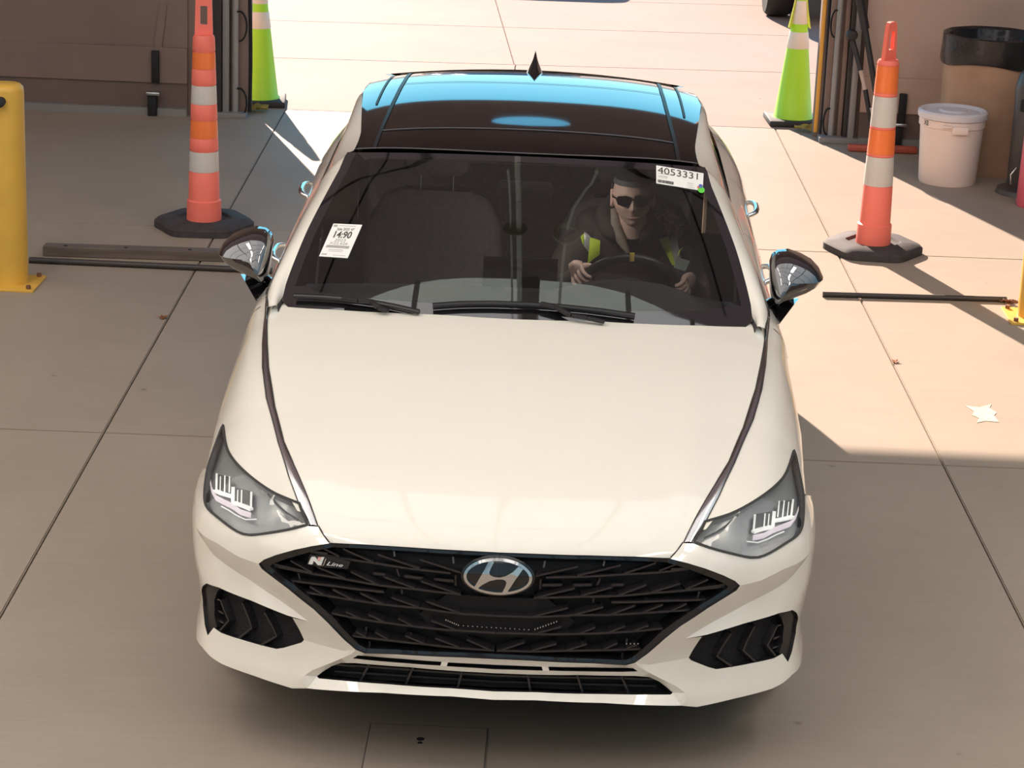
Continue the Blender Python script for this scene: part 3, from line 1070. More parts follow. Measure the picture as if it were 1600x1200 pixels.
side_vs = np.unique(np.r_[np.linspace(.13, 1.8, 100), np.linspace(1.8, 4.86, 60)])
side = Patch(side_f, np.linspace(0, 1, 70), side_vs, scale=(.95, 1.0), umir=False)
def side_u(Y, z):
    c = np.array([side_f(u, Y) for u in np.linspace(0, 1, 120)])
    return float(np.interp(-z, -c[:, 2], np.linspace(0, 1, 120)))

# greenhouse surfaces
ws_prof = smooth_curve([(1.22, .941), (1.36, 1.018), (1.70, 1.196), (1.95, 1.318), (2.11, 1.388)], 60)
def ws_f(x, v):
    Y = np.interp(v, np.linspace(0, 1, 60), ws_prof[:, 0]); z = np.interp(v, np.linspace(0, 1, 60), ws_prof[:, 1])
    k = abs(x / (.78 - .16 * v)) ** 2.7
    return np.array([x, Y + k * (.135 - .045 * v), z - k * (.016 + .010 * v)])
shield = Patch(ws_f, np.linspace(0, .86, 50), np.linspace(0, 1, 60), scale=(1, 1.0))

roof_prof = smooth_curve([(2.105, 1.386), (2.25, 1.412), (2.45, 1.436), (2.75, 1.458), (3.05, 1.464), (3.3, 1.457), (3.5, 1.440), (3.68, 1.415), (3.8, 1.390)], 80)
def roof_f(x, v):
    Y = np.interp(v, np.linspace(0, 1, 80), roof_prof[:, 0]); z = np.interp(v, np.linspace(0, 1, 80), roof_prof[:, 1])
    k = (abs(x) / .62)
    return np.array([x, Y + .09 * k ** 2 * max(0, 1 - v * 1.5), z - .030 * k ** 2.0 - .016 * k ** 5])
roof = Patch(roof_f, np.linspace(0, .72, 50), np.linspace(0, 1, 80), scale=(1, 1.7))

# ------------------------------------------------------------------ front bumper: creases and openings
def H(pts): return fascia.hits(pts)

GRILLE = [(776, 864, 0), (721, 861, 0), (640, 856, 0), (570, 851.5, 0), (514, 849, 0), (486, 853.5, .004), (460, 859, .008), (430, 867.5, .012),
          (412, 874.5, .014), (404, 881, .014), (409, 889, .014), (450, 920, .012), (490, 952, .010), (513, 974, .009), (538, 1000, .008),
          (556, 1015.5, .008), (570, 1021, .008), (620, 1022.5, .008), (720, 1027.3, .009), (776, 1030, .009)]
LAMP_EDGE = [(497, 823, 0), (481, 822, 0), (455, 828.5, 0), (418, 835, 0), (393, 838, .001), (378, 836, .002), (363, 828, .002), (341, 811, .001),
             (327, 799, 0), (320, 788, 0), (318.5, 768, 0), (322, 745, 0), (325, 732, 0)]
LIP = [(317, 1012, 0), (328, 1025, .002), (345, 1036.5, .004), (400, 1057, .004), (456, 1075.5, .006), (480, 1075.5, .004), (600, 1082.5, .002), (705, 1088, 0), (772, 1093.5, 0)]
VENT = [(315, 925, .002), (317, 915.5, .006), (323, 911.5, .009), (342, 918, .012), (394, 939, .012), (450, 962, .004), (482, 971, -.001),
        (457, 965.5, -.004), (465, 979, -.010), (475, 1000, -.014), (471, 1004, -.015), (444, 1012, -.014), (432, 1014, -.014), (407, 1008, -.012),
        (373, 998, -.010), (346, 989, -.008), (334, 980.5, -.006), (324.5, 993, -.001), (320, 976, .000), (317, 947, .001)]
SLOT_A = [(551, 1028.5, -.004), (559, 1024.3, -.004), (572, 1024.8, -.004), (630, 1029.5, -.004), (690, 1034, -.004), (688, 1040, -.004), (630, 1036, -.004), (575, 1031.5, -.004)]
SLOT_B = [(776, 1038.8, -.004), (740, 1037, -.004), (700, 1035, -.004), (698, 1041, -.004), (740, 1043.5, -.004), (776, 1045.8, -.004)]
INTAKE = [(776, 1052, -.014), (720, 1049, -.014), (640, 1042.5, -.014), (555, 1036, -.014), (533, 1035.8, -.014), (518, 1041, -.014), (505, 1049, -.014), (495, 1056.5, -.014),
          (498, 1060, -.012), (536, 1063.5, -.012), (605, 1069, -.012), (705, 1075.5, -.012), (776, 1080.5, -.012)]
CREASES = [
    [(303.5, 815, 0), (317, 836, .007), (340, 849, .012), (373, 870, .016), (404, 881, .014)],
    [(303.5, 815, 0), (317, 843.5, -.003), (335, 868, -.008), (390, 906, -.012), (436, 937, -.010), (457, 952, -.007), (482, 971, -.001)],
    [(475, 1000, -.014), (510, 1010, -.008), (536, 1017, -.002), (556, 1015.5, .008)],
    [(456, 1075.5, .006), (469, 1060, .004), (488, 1047, .003), (519, 1035, .002), (549, 1022, .004)],
    [(482, 971, -.001), (475, 1000, -.014)],
    [(303.5, 815, 0), (308, 880, .002), (315, 925, .002)],
]
# side end of the bumper follows the wheel arch
AR_Y, AR_Z, AR_R = .93, .335, .375
def arch_y(z): return AR_Y - math.sqrt(max(AR_R ** 2 - (z - AR_Z) ** 2, 1e-6))
def s_at_y(Y, z):
    ys = np.array([fascia_f(s, z)[1] for s in np.linspace(.6, SMAX, 120)])
    return float(np.interp(Y, ys, np.linspace(.6, SMAX, 120)))
def strip0(l): return [(p[0], p[1]) for p in l]
def withd(l):
    uv = fascia.hits(l)
    d = np.array([p[2] for p in l])
    for k, p in enumerate(l):
        if p[0] in (776, 772): uv[k, 0] = 0.0
    return uv, d
gr, gr_d = withd(GRILLE)
le, le_d = withd(LAMP_EDGE)
lp, lp_d = withd(LIP)
ve, ve_d = withd(VENT)
sa, sa_d = withd(SLOT_A)
sb, sb_d = withd(SLOT_B)
it, it_d = withd(INTAKE)
cr = [withd(c) for c in CREASES]
zs = le[-1][1]                                        # height of the bumper-to-fender joint
arch_sz = [(s_at_y(arch_y(z), z), z) for z in np.linspace(min(zs, .66), .235, 8)]
endc = np.array(arch_sz)
half = np.r_[gr[4:], lp[::-1], endc[::-1], le[::-1]]     # grille corner, under the grille to the middle, along the lip outwards ... back to the corner
def mirror_closed(h):
    """h starts and ends off-centre; the loop passes the middle once"""
    return h
NETP = np.r_[gr, lp, ve, sa, sb, it, le, endc] 
NETD = np.r_[gr_d, lp_d, ve_d, sa_d, sb_d, it_d, le_d, np.zeros(len(endc))]
for uv, d in cr:
    NETP = np.r_[NETP, uv]; NETD = np.r_[NETD, d]
# coarse net of offsets: constrained by the crease lines
nv_, ne_ = [], []
def net_line(uv, closed):
    s = len(nv_); nv_.extend([Vector((float(a), float(b))) for a, b in uv])
    n = len(uv)
    for k in range(n - 1): ne_.append((s + k, s + k + 1))
    if closed: ne_.append((s + n - 1, s))
for uv, c in ((gr, False), (lp, False), (ve, True), (sa, True), (sb, False), (it, False), (le, False), (endc, False)): net_line(uv, c)
for uv, d in cr: net_line(uv, False)
r_ = delaunay_2d_cdt(nv_, ne_, [], 0, 1e-6, True)
net_pts = np.array([tuple(p) for p in r_[0]])
net_tri = np.array([f for f in r_[2]])
net_val = np.array([np.mean([NETD[o] for o in orig]) if len(orig) else np.nan for orig in r_[3]])
for i in np.where(np.isnan(net_val))[0]:
    k = np.argsort(((NETP - net_pts[i]) ** 2).sum(1))[:2]
    net_val[i] = NETD[k].mean()
def net_d(uv):
    q = np.c_[np.abs(uv[:, 0]), uv[:, 1]]
    out = np.zeros(len(q))
    done = np.zeros(len(q), bool)
    for t in net_tri:
        a, b, c = net_pts[t]
        den = (b[1] - c[1]) * (a[0] - c[0]) + (c[0] - b[0]) * (a[1] - c[1])
        if abs(den) < 1e-12: continue
        l1 = ((b[1] - c[1]) * (q[:, 0] - c[0]) + (c[0] - b[0]) * (q[:, 1] - c[1])) / den
        l2 = ((c[1] - a[1]) * (q[:, 0] - c[0]) + (a[0] - c[0]) * (q[:, 1] - c[1])) / den
        l3 = 1 - l1 - l2
        k = (l1 >= -1e-6) & (l2 >= -1e-6) & (l3 >= -1e-6) & ~done
        out[k] = l1[k] * net_val[t[0]] + l2[k] * net_val[t[1]] + l3[k] * net_val[t[2]]
        done |= k
    return out

mir = lambda uv: np.asarray(uv)[::-1] * [-1, 1]
full = np.r_[half[:len(gr) - 4 + len(lp)], half[len(gr) - 4 + len(lp):]]
# loop over the whole width: right half out along the lip, back over lamp and grille, across under the grille, then the left half
rh = np.r_[lp[::-1], endc[::-1], le[::-1], gr[4:-1]]     # lip middle -> lip corner -> arch -> lamp -> grille corner -> under the grille (stops short of middle)
rh = np.r_[lp[::-1][:1] * [0, 1], lp[::-1][1:], endc[::-1], le[::-1], gr[4:-1]]
bumper_loop = np.r_[rh, gr[-1:] * [0, 1], mir(rh[1:])]
vent_r = ve
vent_l = mir(ve)
slot_r, slot_l = sa, mir(sa)
slot_c = np.r_[sb * 1.0, mir(sb[1:-1])]
intake_loop = np.r_[it, mir(it[1:-1])]
lines = []
for uv, d in cr[:4] + cr[5:]:
    lines += [uv, mir(uv)]
front_bumper = patch_mesh('front_bumper', fascia, bumper_loop, M['white_paint'], car,
                          holes=[vent_r, vent_l, slot_r, slot_l, slot_c, intake_loop], step=.022, dfun=net_d, lines=lines,
                          skirt=.022, hole_skirt=.03, sharp=13, skirt_mat=M['black_plastic'])[0]

# lip below the bumper and splitter shadow panel
mb = MB()
low = densify(np.r_[lp[::-1][:-1]], .05)
lowf = np.r_[low, mir(low)[:-1]]
lowf = np.r_[mir(low[1:])[::1], low]
Pl, Nl = fascia.ev(lowf, -.012)
Pb = Pl + np.array([0, .10, -.03]); Pc = Pl + np.array([0, .40, -.04])
mb.grid(np.array([Pl, Pb, Pc]))
mb.build('chin_panel', M['black_plastic'], car, 40, recalc=False)

# ------------------------------------------------------------------ grille
grille = empty('grille'); grille.parent = car
gl = np.r_[gr[:1] * [0, 1], gr[1:-1], gr[-1:] * [0, 1]]
grille_loop = np.r_[gl, mir(gl[1:-1])]
GIN = [(776, 869), (640, 861), (560, 856.5), (520, 855), (486, 862), (450, 872), (428, 880), (423.5, 884), (428, 889), (462, 915), (500, 946), (524, 968), (548, 995), (562, 1008),
       (572, 1013), (620, 1015), (720, 1019.5), (776, 1022)]
gi = fascia.hits(GIN, -.006); gi[0, 0] = gi[-1, 0] = 0
gin_loop = np.r_[gi, mir(gi[1:-1])]
def frame_d(uv):
    inn = ~inside(uv, gin_loop)
    dist = np.array([np.sqrt(((densify(gin_loop, .01, True) - p) ** 2).sum(1).min()) for p in uv])
    return np.where(inn, np.minimum(dist * .35, .012), 0) - .006 + np.interp(np.abs(uv[:, 0]), [.5, .75], [0, .006])
patch_mesh('grille_frame', fascia, grille_loop, M['gloss_black'], grille, holes=[gin_loop], step=.02, dfun=frame_d, skirt=.03, hole_skirt=.05, sharp=35)
patch_mesh('grille_backing', fascia, grille_loop, M['backing_black'], grille, step=.04, d=-.055, sharp=60)
# sensor cover behind the lower middle of the grille
SENS = [(776, 934), (735, 932), (700, 928), (655, 960), (665, 974), (700, 990), (740, 994), (776, 996)]
se = fascia.hits(SENS, -.03); se[0, 0] = se[-1, 0] = 0
extrude_patch('sensor_cover', fascia, np.r_[se, mir(se[1:-1])], -.05, -.034, M['backing_black'], grille)

# small studs added in place of lamp reflections along the sensor cover
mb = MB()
glint_stud_px = [(697 + 3.2 * k, 968.5 + 1.35 * k) for k in range(7)] + [(724 + 7.3 * k, 977.5 + .45 * k) for k in range(15)] + [(836 + 4.2 * k, 983 - 1.5 * k) for k in range(9)] + [(979 + 6 * k, 1005.5) for k in range(4)]
for sx_, sy_ in glint_stud_px:
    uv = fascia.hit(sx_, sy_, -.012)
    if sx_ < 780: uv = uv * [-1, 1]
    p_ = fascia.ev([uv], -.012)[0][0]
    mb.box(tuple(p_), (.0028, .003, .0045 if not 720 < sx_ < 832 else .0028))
mb.build('glint_studs', M['satin_chrome'], grille, 0)['kind'] = 'stuff'
def C5(x, y): return (400 + x / 5.0, 840 + y / 5.0)
FINS = [  # short diagonal fins (from, to) and the long line each row rests on, from the enlarged photo
    ((440, 110), (560, 125)), ((530, 88), (650, 148)), ((680, 88), (920, 195)), ((950, 132), (1280, 243)), ((1280, 172), (1600, 275)),
    ((130, 205), (430, 275)), ((270, 182), (440, 275)), ((480, 232), (700, 322)), ((740, 268), (960, 372)), ((1000, 308), (1240, 397)), ((1290, 343), (1580, 440)),
    ((420, 385), (545, 455)), ((600, 408), (760, 487)), ((815, 435), (1000, 522)), ((1060, 470), (1275, 547)), ((1330, 500), (1600, 592)),
    ((700, 580), (820, 636)), ((880, 603), (1005, 663)), ((1110, 632), (1235, 697)), ((1370, 650), (1560, 720)),
    ((780, 738), (860, 776)), ((930, 740), (1040, 802)), ((1165, 768), (1320, 832)), ((1400, 788), (1590, 858)), ((1650, 800), (1830, 880)),
]
ROWS = [[(430, 112), (650, 160), (900, 196), (1190, 241), (1520, 278)],
        [(130, 222), (420, 278), (680, 322), (950, 372), (1230, 402), (1600, 445)],
        [(330, 418), (540, 453), (750, 486), (1000, 524), (1260, 549), (1600, 596), (1880, 612)],
        [(590, 592), (820, 637), (1000, 664), (1230, 694), (1510, 722), (1880, 745)],
        [(750, 768), (1040, 804), (1320, 834), (1600, 866), (1880, 884)],
        [(260, 335), (560, 372), (860, 412), (1000, 425)]]
DASH = [((915, 280), (1010, 290)), ((1160, 302), (1310, 320)), ((1390, 325), (1545, 340))]
POSTS = [((1080, 110), (1086, 150)), ((1540, 150), (1545, 205)), ((1100, 240), (1120, 300)), ((330, 275), (345, 330)), ((735, 362), (740, 392)),
         ((1560, 290), (1560, 370)), ((1140, 400), (1140, 435)), ((860, 690), (862, 755)), ((1210, 735), (1215, 775)), ((885, 805), (890, 845)), ((1230, 850), (1235, 885)), ((1580, 860), (1582, 890))]
fin_inst = []
def fin_bar(name, pts, thick, d0, d1, material):
    uv = fascia.hits([C5(*p) for p in pts], d1)
    uv = densify(uv, .03)
    k = inside(uv, np.asarray(grille_loop))
    for sg in (1, -1):
        Pf, Nf = fascia.ev(uv, d1)
        Pk, _ = fascia.ev(uv, d0)
        S = np.array([sg, 1, 1])
        t = np.array([0, 0, thick / 2])
        fr_t, fr_b, bk_t, bk_b = (Pf + t) * S, (Pf - t) * S, (Pk + t) * S, (Pk - t) * S
        ring = np.array([bk_t, fr_t, fr_b, bk_b, bk_t])
        mb = MB().grid(ring)
        mb.build(name, material, grille, 30)
for a, b in FINS: fin_bar('grille_fin', [a, b], .0055, -.045, -.012, M['fin_black'])
for rws in ROWS: fin_bar('grille_bar', rws, .006, -.05, -.014, M['fin_black'])
for a, b in DASH: fin_bar('grille_fin', [a, b], .008, -.05, -.03, M['fin_black'])
def post(a, b):
    uv = fascia.hits([C5(*a), C5(*b)], -.03)
    for sg in (1, -1):
        Pp, Np = fascia.ev(uv, -.032)
        mb = MB().bar(Pp[0] * [sg, 1, 1], Pp[1] * [sg, 1, 1], .005, .012, up=(0, 1, 0))
        mb.build('grille_post', M['fin_black'], grille, 0)
for a, b in POSTS: post(a, b)

# emblem
emblem = empty('emblem'); emblem.parent = car
def C11(x, y): return (710 + x / 11.43, 870 + y / 11.43)
ctr = fascia.hits([C11(768, 377)], .012)[0]
ctr[0] = 0.0
EA, EB = .094, .0475
def ell(a, b, n=64): return np.array([(ctr[0] + a * math.cos(t), ctr[1] + b * math.sin(t)) for t in np.linspace(0, 2 * math.pi, n, endpoint=False)])
def full_patch(outline, holes, d0, d1, material, name, parent, step=.012):
    return extrude_patch(name, fascia, outline, d0, d1, material, parent, holes, step)
full_patch(ell(EA + .008, EB + .008), [], -.05, .004, M['gloss_black'], 'emblem_plate', emblem)
full_patch(ell(EA, EB), [ell(EA - .008, EB - .007)], .004, .013, M['chrome'], 'emblem_ring', emblem)
HPX = [(590, 158), (690, 158), (632, 250), (612, 300), (625, 335), (690, 362), (800, 374), (900, 357), (1030, 303), (1130, 230), (1215, 262),
       (1060, 440), (985, 545), (940, 612), (850, 615), (900, 520), (925, 455), (900, 418), (850, 402), (750, 400), (620, 425), (500, 480), (410, 545), (352, 520)]
hx = np.array([(p[0] - 768, p[1] - 377 - (p[0] - 768) * .046) for p in HPX], float)
hh = np.c_[hx[:, 0] / 617 * EA, -hx[:, 1] / 262 * EB] + ctr
full_patch(hh, [], .004, .012, M['chrome'], 'emblem_letter', emblem)

# sport badge at the upper left of the grille: an angular N and the word Line
badge = empty('badge'); badge.parent = car
def CB(x, y): return (480 + x / 20.0, 860 + y / 20.0)
def left_hits(pts, d):
    h = fascia.hits(pts, d)
    h[:, 0] *= -1
    return h
pl = left_hits([CB(90, 130), (520, 871), (547, 878), (543, 889), (500, 886), CB(-10, 430)], -.008)
extrude_patch('badge_plate', fascia, pl, -.04, -.008, M['black_plastic'], badge)
for poly, mt in (([(130, 205), (215, 200), (300, 290), (330, 330), (480, 345), (430, 470), (330, 460), (255, 370), (195, 330), (160, 440), (30, 425)], 'badge_white'),
                 ([(340, 218), (440, 215), (385, 330), (320, 320)], 'logo_red'),
                 ([(450, 213), (525, 220), (480, 335), (395, 330)], 'badge_white')):
    extrude_patch('badge_letter', fascia, left_hits([CB(*p) for p in poly], -.003), -.008, -.003, M[mt], badge, step=.01)
extrude_patch('badge_letter', fascia, left_hits([CB(*p) for p in [(570, 255), (600, 258), (515, 475), (440, 470), (448, 455), (500, 455)]], -.003), -.008, -.003, M['chrome'], badge, step=.01)
tv, tf = text_mesh('Line', .01, .25)
quad = left_hits([CB(595, 465), CB(1100, 525), CB(1140, 415), CB(640, 345)], -.004)
uvq = (quad[0] * (1 - tv[:, :1]) + quad[1] * tv[:, :1]) * (1 - tv[:, 1:]) + (quad[3] * (1 - tv[:, :1]) + quad[2] * tv[:, :1]) * tv[:, 1:]
Pt, _ = fascia.ev(uvq, -.004)
mk('badge_letter', Pt, tf, M['badge_white'], badge, False)

# ------------------------------------------------------------------ side vents of the bumper
def vent_insert(sg):
    v = empty('bumper_vent'); v.parent = car
    o = patch_mesh('vent_mesh', fascia, ve, M['black_mesh'], v, step=.02, d=-.035, sides=(sg,), sharp=50)
    def CV(x, y): return (290 + x / 4.8, 860 + y / 4.8)
    CH = [[(275, 365), (300, 440), (335, 520), (265, 605)], [(435, 385), (505, 575), (405, 655)], [(600, 455), (690, 635), (570, 705)]]
    for c in CH:
        uv = densify(fascia.hits([CV(*p) for p in c], -.02), .02)
        Pf, Nf = fascia.ev(uv, -.012); Pk, _ = fascia.ev(uv, -.04)
        tt = np.gradient(Pf, axis=0); bb = np.cross(Nf, tt); bb /= np.linalg.norm(bb, axis=1, keepdims=True)
        S = np.array([sg, 1, 1])
        ring = np.array([(Pk + bb * .006) * S, (Pf + bb * .002) * S, (Pf - bb * .004) * S, (Pk - bb * .012) * S])
        MB().grid(ring).build('vent_chevron', M['fin_black'], v, 30)
    for a, b in (((205, 345), (275, 368)), ((205, 420), (300, 470)), ((205, 495), (300, 540))):
        uv = fascia.hits([CV(*a), CV(*b)], -.02)
        Pf, Nf = fascia.ev(uv, -.018)
        MB().bar(Pf[0] * [sg, 1, 1], Pf[1] * [sg, 1, 1], .012, .005).build('vent_rib', M['fin_black'], v, 0)
    # outer black fin closing the opening towards the corner
    OUT = [(315, 925), (317, 915.5), (323, 911.5), (344, 918), (336, 926), (331, 940), (331, 962), (335, 980), (324.5, 993), (320, 976), (317, 947)]
    uo = fascia.hits(OUT, 0)
    patch_mesh('vent_blade', fascia, uo, M['black_plastic'], v, step=.02, d=-.008, sides=(sg,), sharp=40, skirt=.03)
vent_insert(1); vent_insert(-1)

# ------------------------------------------------------------------ lower intake and slots
intake = empty('lower_intake'); intake.parent = car
patch_mesh('intake_backing', fascia, intake_loop, M['backing_black'], intake, step=.04, d=-.07, sharp=60)
def C2(x, y): return (480 + x / 2.667, 1000 + y / 2.667)
for a, b in (((250, 105), (215, 168)), ((435, 118), (405, 185)), ((643, 132), (625, 198))):
    uv = fascia.hits([C2(*a), C2(*b)], -.03)
    for sg in (1, -1):
        Pp, _ = fascia.ev(uv, -.05)
        MB().bar(Pp[0] * [sg, 1, 1], Pp[1] * [sg, 1, 1], .006, .03, up=(0, 1, 0)).build('intake_post', M['fin_black'], intake, 0)
for f_ in (.33, .66):
    top, bot = it[:5], it[8:][::-1]
    n_ = 12
    tx = np.linspace(0, it[:8, 0].max() * .92, n_)
    tz = np.interp(tx, top[:, 0], top[:, 1]); bz = np.interp(tx, bot[::-1, 0], bot[::-1, 1]) if bot[0, 0] > bot[-1, 0] else np.interp(tx, bot[:, 0], bot[:, 1])
    uv = np.c_[tx, tz * (1 - f_) + bz * f_]
    uv = np.r_[mir(uv[1:]), uv]
    Pp, _ = fascia.ev(uv, -.045); Pq, _ = fascia.ev(uv, -.062)
    t = np.array([0, 0, .003])
    MB().grid(np.array([Pq + t, Pp + t, Pp - t, Pq - t])).build('intake_bar', M['fin_black'], intake, 30)
for loop in (slot_r, slot_l, slot_c):
    patch_mesh('slot_backing', fascia, loop, M['backing_black'], intake, step=.05, d=-.03, sharp=60)

# ------------------------------------------------------------------ hood
CAB_L = [(425, 483), (433, 474), (441, 468), (470, 472.5), (505, 476.5), (580, 485), (680, 491.5), (750, 496), (806, 499)]
hi_ = hood.hits(STRIP_IN[:9])
cab = hood.hits(CAB_L); cab[-1, 0] = 0
hf = hood.hits([(497, 823), (505, 837), (514, 848), (570, 850.5), (640, 855), (721, 860), (776, 863)]); hf[-1, 0] = 0
hood_half = np.r_[hf[::-1], hi_[1:], cab]
hood_loop = np.r_[hood_half[:1], hood_half[1:-1], hood_half[-1:], mir(hood_half[1:-1])]
patch_mesh('hood', hood, hood_loop, M['white_paint'], car, step=.035, d=0, skirt=0)
# turned-down rear edge and dark tray below the joints
seam_on('hood_joint', hood, np.r_[cab[:3]], .003, M['seam_dark'], car, sides=(1, -1))
seam_on('hood_joint', hood, hf[:3], .008, M['seam_dark'], car, sides=(1, -1), lift=.004)

corner = hood.hits([(415, 500), (421, 500), (442, 470), (449, 463), (441, 447), (427, 447), (416, 462)])
patch_mesh('cowl_corner', hood, corner, M['white_paint'], car, step=.02, d=-.003, sides=(1, -1))
# bright strip from the lamp to the mirror
STRIP_LO_O, STRIP_LO_I = STRIP_OUT, STRIP_IN
A_ = smooth_curve(hood.ev(hood.hits(STRIP_OUT), .001)[0], 60); B_ = smooth_curve(hood.ev(hood.hits(STRIP_IN), .001)[0], 60)
ribbon('chrome_strip', A_, B_, M['strip_chrome'], car, 7, .004, sides=(1, -1))
for L_ in (STRIP_OUT, STRIP_IN):
    Ps, Ns = hood.ev(densify(hood.hits(L_), .03), .001)
    seam('strip_edge', Ps, Ns, .0028, M['seam_dark'], car, .0015, sides=(1, -1))

# ------------------------------------------------------------------ headlights
LENS = [(349, 664), (352, 688), (356, 704), (365, 719), (382, 737), (404, 755), (429, 771), (455, 782), (468, 787), (471, 796), (481, 820),
        (455, 827), (418, 833.5), (393, 836.5), (378, 834.5), (363, 826.5), (341, 809.5), (327, 797.5), (321, 787), (320, 768), (325, 732), (334, 704), (345, 673)]
def lens_pt(p, d=0.0):
    """front of the lamp lies on the bumper surface, its upper edge on the fender surface"""
    o, r = cam_ray(*p)
    o, r = o * [-1, 1, 1], r * [-1, 1, 1]
    c = []
    for pt in (fascia, side):
        uv = pt.hit_ray(o, r, d)
        q = pt.ev([uv], d)[0][0]
        off = np.linalg.norm(np.cross(q - o, r))
        c.append((off > .01, (q - o) @ r, q))
    ok = [k for k in c if not k[0]] or c
    return min(ok, key=lambda k: k[1])[2]
low_edge = set(range(11, 20))
lens3 = []
for k, p in enumerate(LENS):
    if k in (8, 9):
        lens3.append(hood.ev([hood.hit(*p)])[0][0])
    elif k in low_edge or k == 10:
        lens3.append(fascia.ev([fascia.hit(*p)])[0][0])
    elif k < 9:
        lens3.append(side.ev([side.hit(*p)])[0][0])
    else:
        lens3.append(lens_pt(p))
lens3 = np.array(lens3)
lens_up = smooth_curve(lens3[0:9], 26)
lens_dn = smooth_curve(lens3[10:], 40)
lens3 = np.r_[lens_up, lens3[9:10], lens_dn]
# ------------------------------------------------------------------ headlights (built once for +x, mirrored)
def mirror_obj_data(me_verts, sgn): return [(x * sgn, y, z) for x, y, z in me_verts]
def headlight(sg):
    hl = empty('headlight'); hl.parent = car
    loop = lens3 * [sg, 1, 1]
    if sg < 0: loop = loop[::-1]
    fill3d('lamp_housing', loop, M['lamp_silver'], hl, step=.025, offset=-.028, skirt=-.028)
    lens_o, info = fill3d('lamp_lens', loop, M['lens_glass'], hl, step=.02, bulge=.006)
    # dark rubber border
    c = loop.mean(0)
    dl = densify(loop, .015, True)
    nrm = np.tile(info[0] * 0 + info[3], (len(dl), 1))
    seam('lamp_seal', dl + nrm * .002, nrm, .008, M['seam_dark'], hl, .001, closed=True)
    V = [tuple(v.co) for v in lens_o[0].data.vertices]
    Ft = [tuple(p.vertices) for p in lens_o[0].data.polygons]
    tree = BVHTree.FromPolygons(V, Ft)
    def q(x, y, depth):
        o, r = cam_ray(290 + x / 5.457, 640 + y / 5.457)
        o, r = o * [-1, 1, 1], r * [-1, 1, 1]
        o, r = o * [sg, 1, 1], r * [sg, 1, 1]
        loc = tree.ray_cast(Vector(o), Vector(r))[0]
        if loc is None: loc = tree.find_nearest(Vector(o + r * 6.8))[0]
        return np.array(loc) + r * depth
    # two lamp units: dark cavity, bright ledge and upright fins
    for cav, ledge, fins in (
        ([(258, 545), (385, 580), (402, 735), (250, 690)], [(250, 692), (300, 712), (350, 728), (402, 742)], [(265, 550, 692, .006), (297, 575, 700, .003), (335, 568, 712, .004), (375, 575, 700, .004)]),
        ([(402, 655), (565, 700), (562, 850), (412, 792)], [(412, 795), (465, 812), (515, 830), (562, 852)], [(405, 665, 790, .010), (445, 690, 800, .003), (478, 690, 805, .004), (560, 705, 840, .006)])):
        u = MB()
        P = [q(x, y, .024) for x, y in cav]
        u.bm.faces.new([u.bm.verts.new(tuple(p)) for p in P])
        o = u.build('lamp_reflector', M['lamp_dark'], hl, 0)
        m2 = MB()
        for a, b in zip(ledge, ledge[1:]):
            m2.bar(q(*a, .010), q(*b, .010), .014, .007)
        m2.build('lamp_ledge', M['lamp_fin'], hl, 0)
        for x, y0, y1, w in fins:
            MB().bar(q(x, y0, .016), q(x - 3, y1, .012), w, .006).build('lamp_fin', M['lamp_fin'], hl, 0)
    band = [(212, 590), (225, 660), (262, 730), (330, 765), (400, 800), (470, 850), (560, 878)]
    Bp = np.array([q(x, y, .014) for x, y in band]); Bq = np.array([q(x - 4, y + 48, .010) for x, y in band])
    MB().grid(np.array([Bp, Bq])).build('daytime_lamp', M['lamp_pink'], hl, 30)
    ln = [(305, 825), (370, 860), (430, 900), (510, 938), (605, 936)]
    MB().tube([q(x, y, .008) for x, y in ln], .0022, 6).build('light_guide', M['lamp_fin'], hl, 60)
    ridge = [(700, 720), (780, 810), (860, 880), (960, 940)]
    MB().tube([q(x, y, .012) for x, y in ridge], .003, 6).build('lamp_divider', M['lamp_dark'], hl, 60)
    return hl
headlight(1); headlight(-1)

# ------------------------------------------------------------------ fenders, doors, quarter panels
def arch_loop(cy, z0, z1, n=16):
    """points on the wheel arch from low front to low back (z0 front, z1 back)"""
    a0 = math.pi - math.asin((z0 - AR_Z) / AR_R); a1 = math.asin((z1 - AR_Z) / AR_R)
    out = []
    for a in np.linspace(a0, a1, n):
        Y, z = cy + AR_R * math.cos(a), AR_Z + AR_R * math.sin(a)
        out.append((side_u(Y, z), Y))
    return out
lens_uv = side.hits(LENS[:9])
outer_uv = side.hits(LENS[20:])
Yd = 1.50
zj = min(zs, .66)
fen = []
fen += [tuple(p) for p in lens_uv[::-1][:0]]
strip_line = [(0.0, y) for y in np.linspace(max(lens_uv[-1][1], so[0, 1] + .02), Yd, 14)]
back = [(u, Yd) for u in np.linspace(0, 1, 12)][1:]
ar = arch_loop(AR_Y, zj, .235)[::-1]            # from back low, over, to the joint
fen = strip_line + back + [(1.0, ar[0][1] + .01)] + ar + [tuple(p) for p in outer_uv] + [tuple(p) for p in lens_uv]
patch_mesh('fender', side, fen, M['white_paint'], car, step=.03, sides=(1, -1))
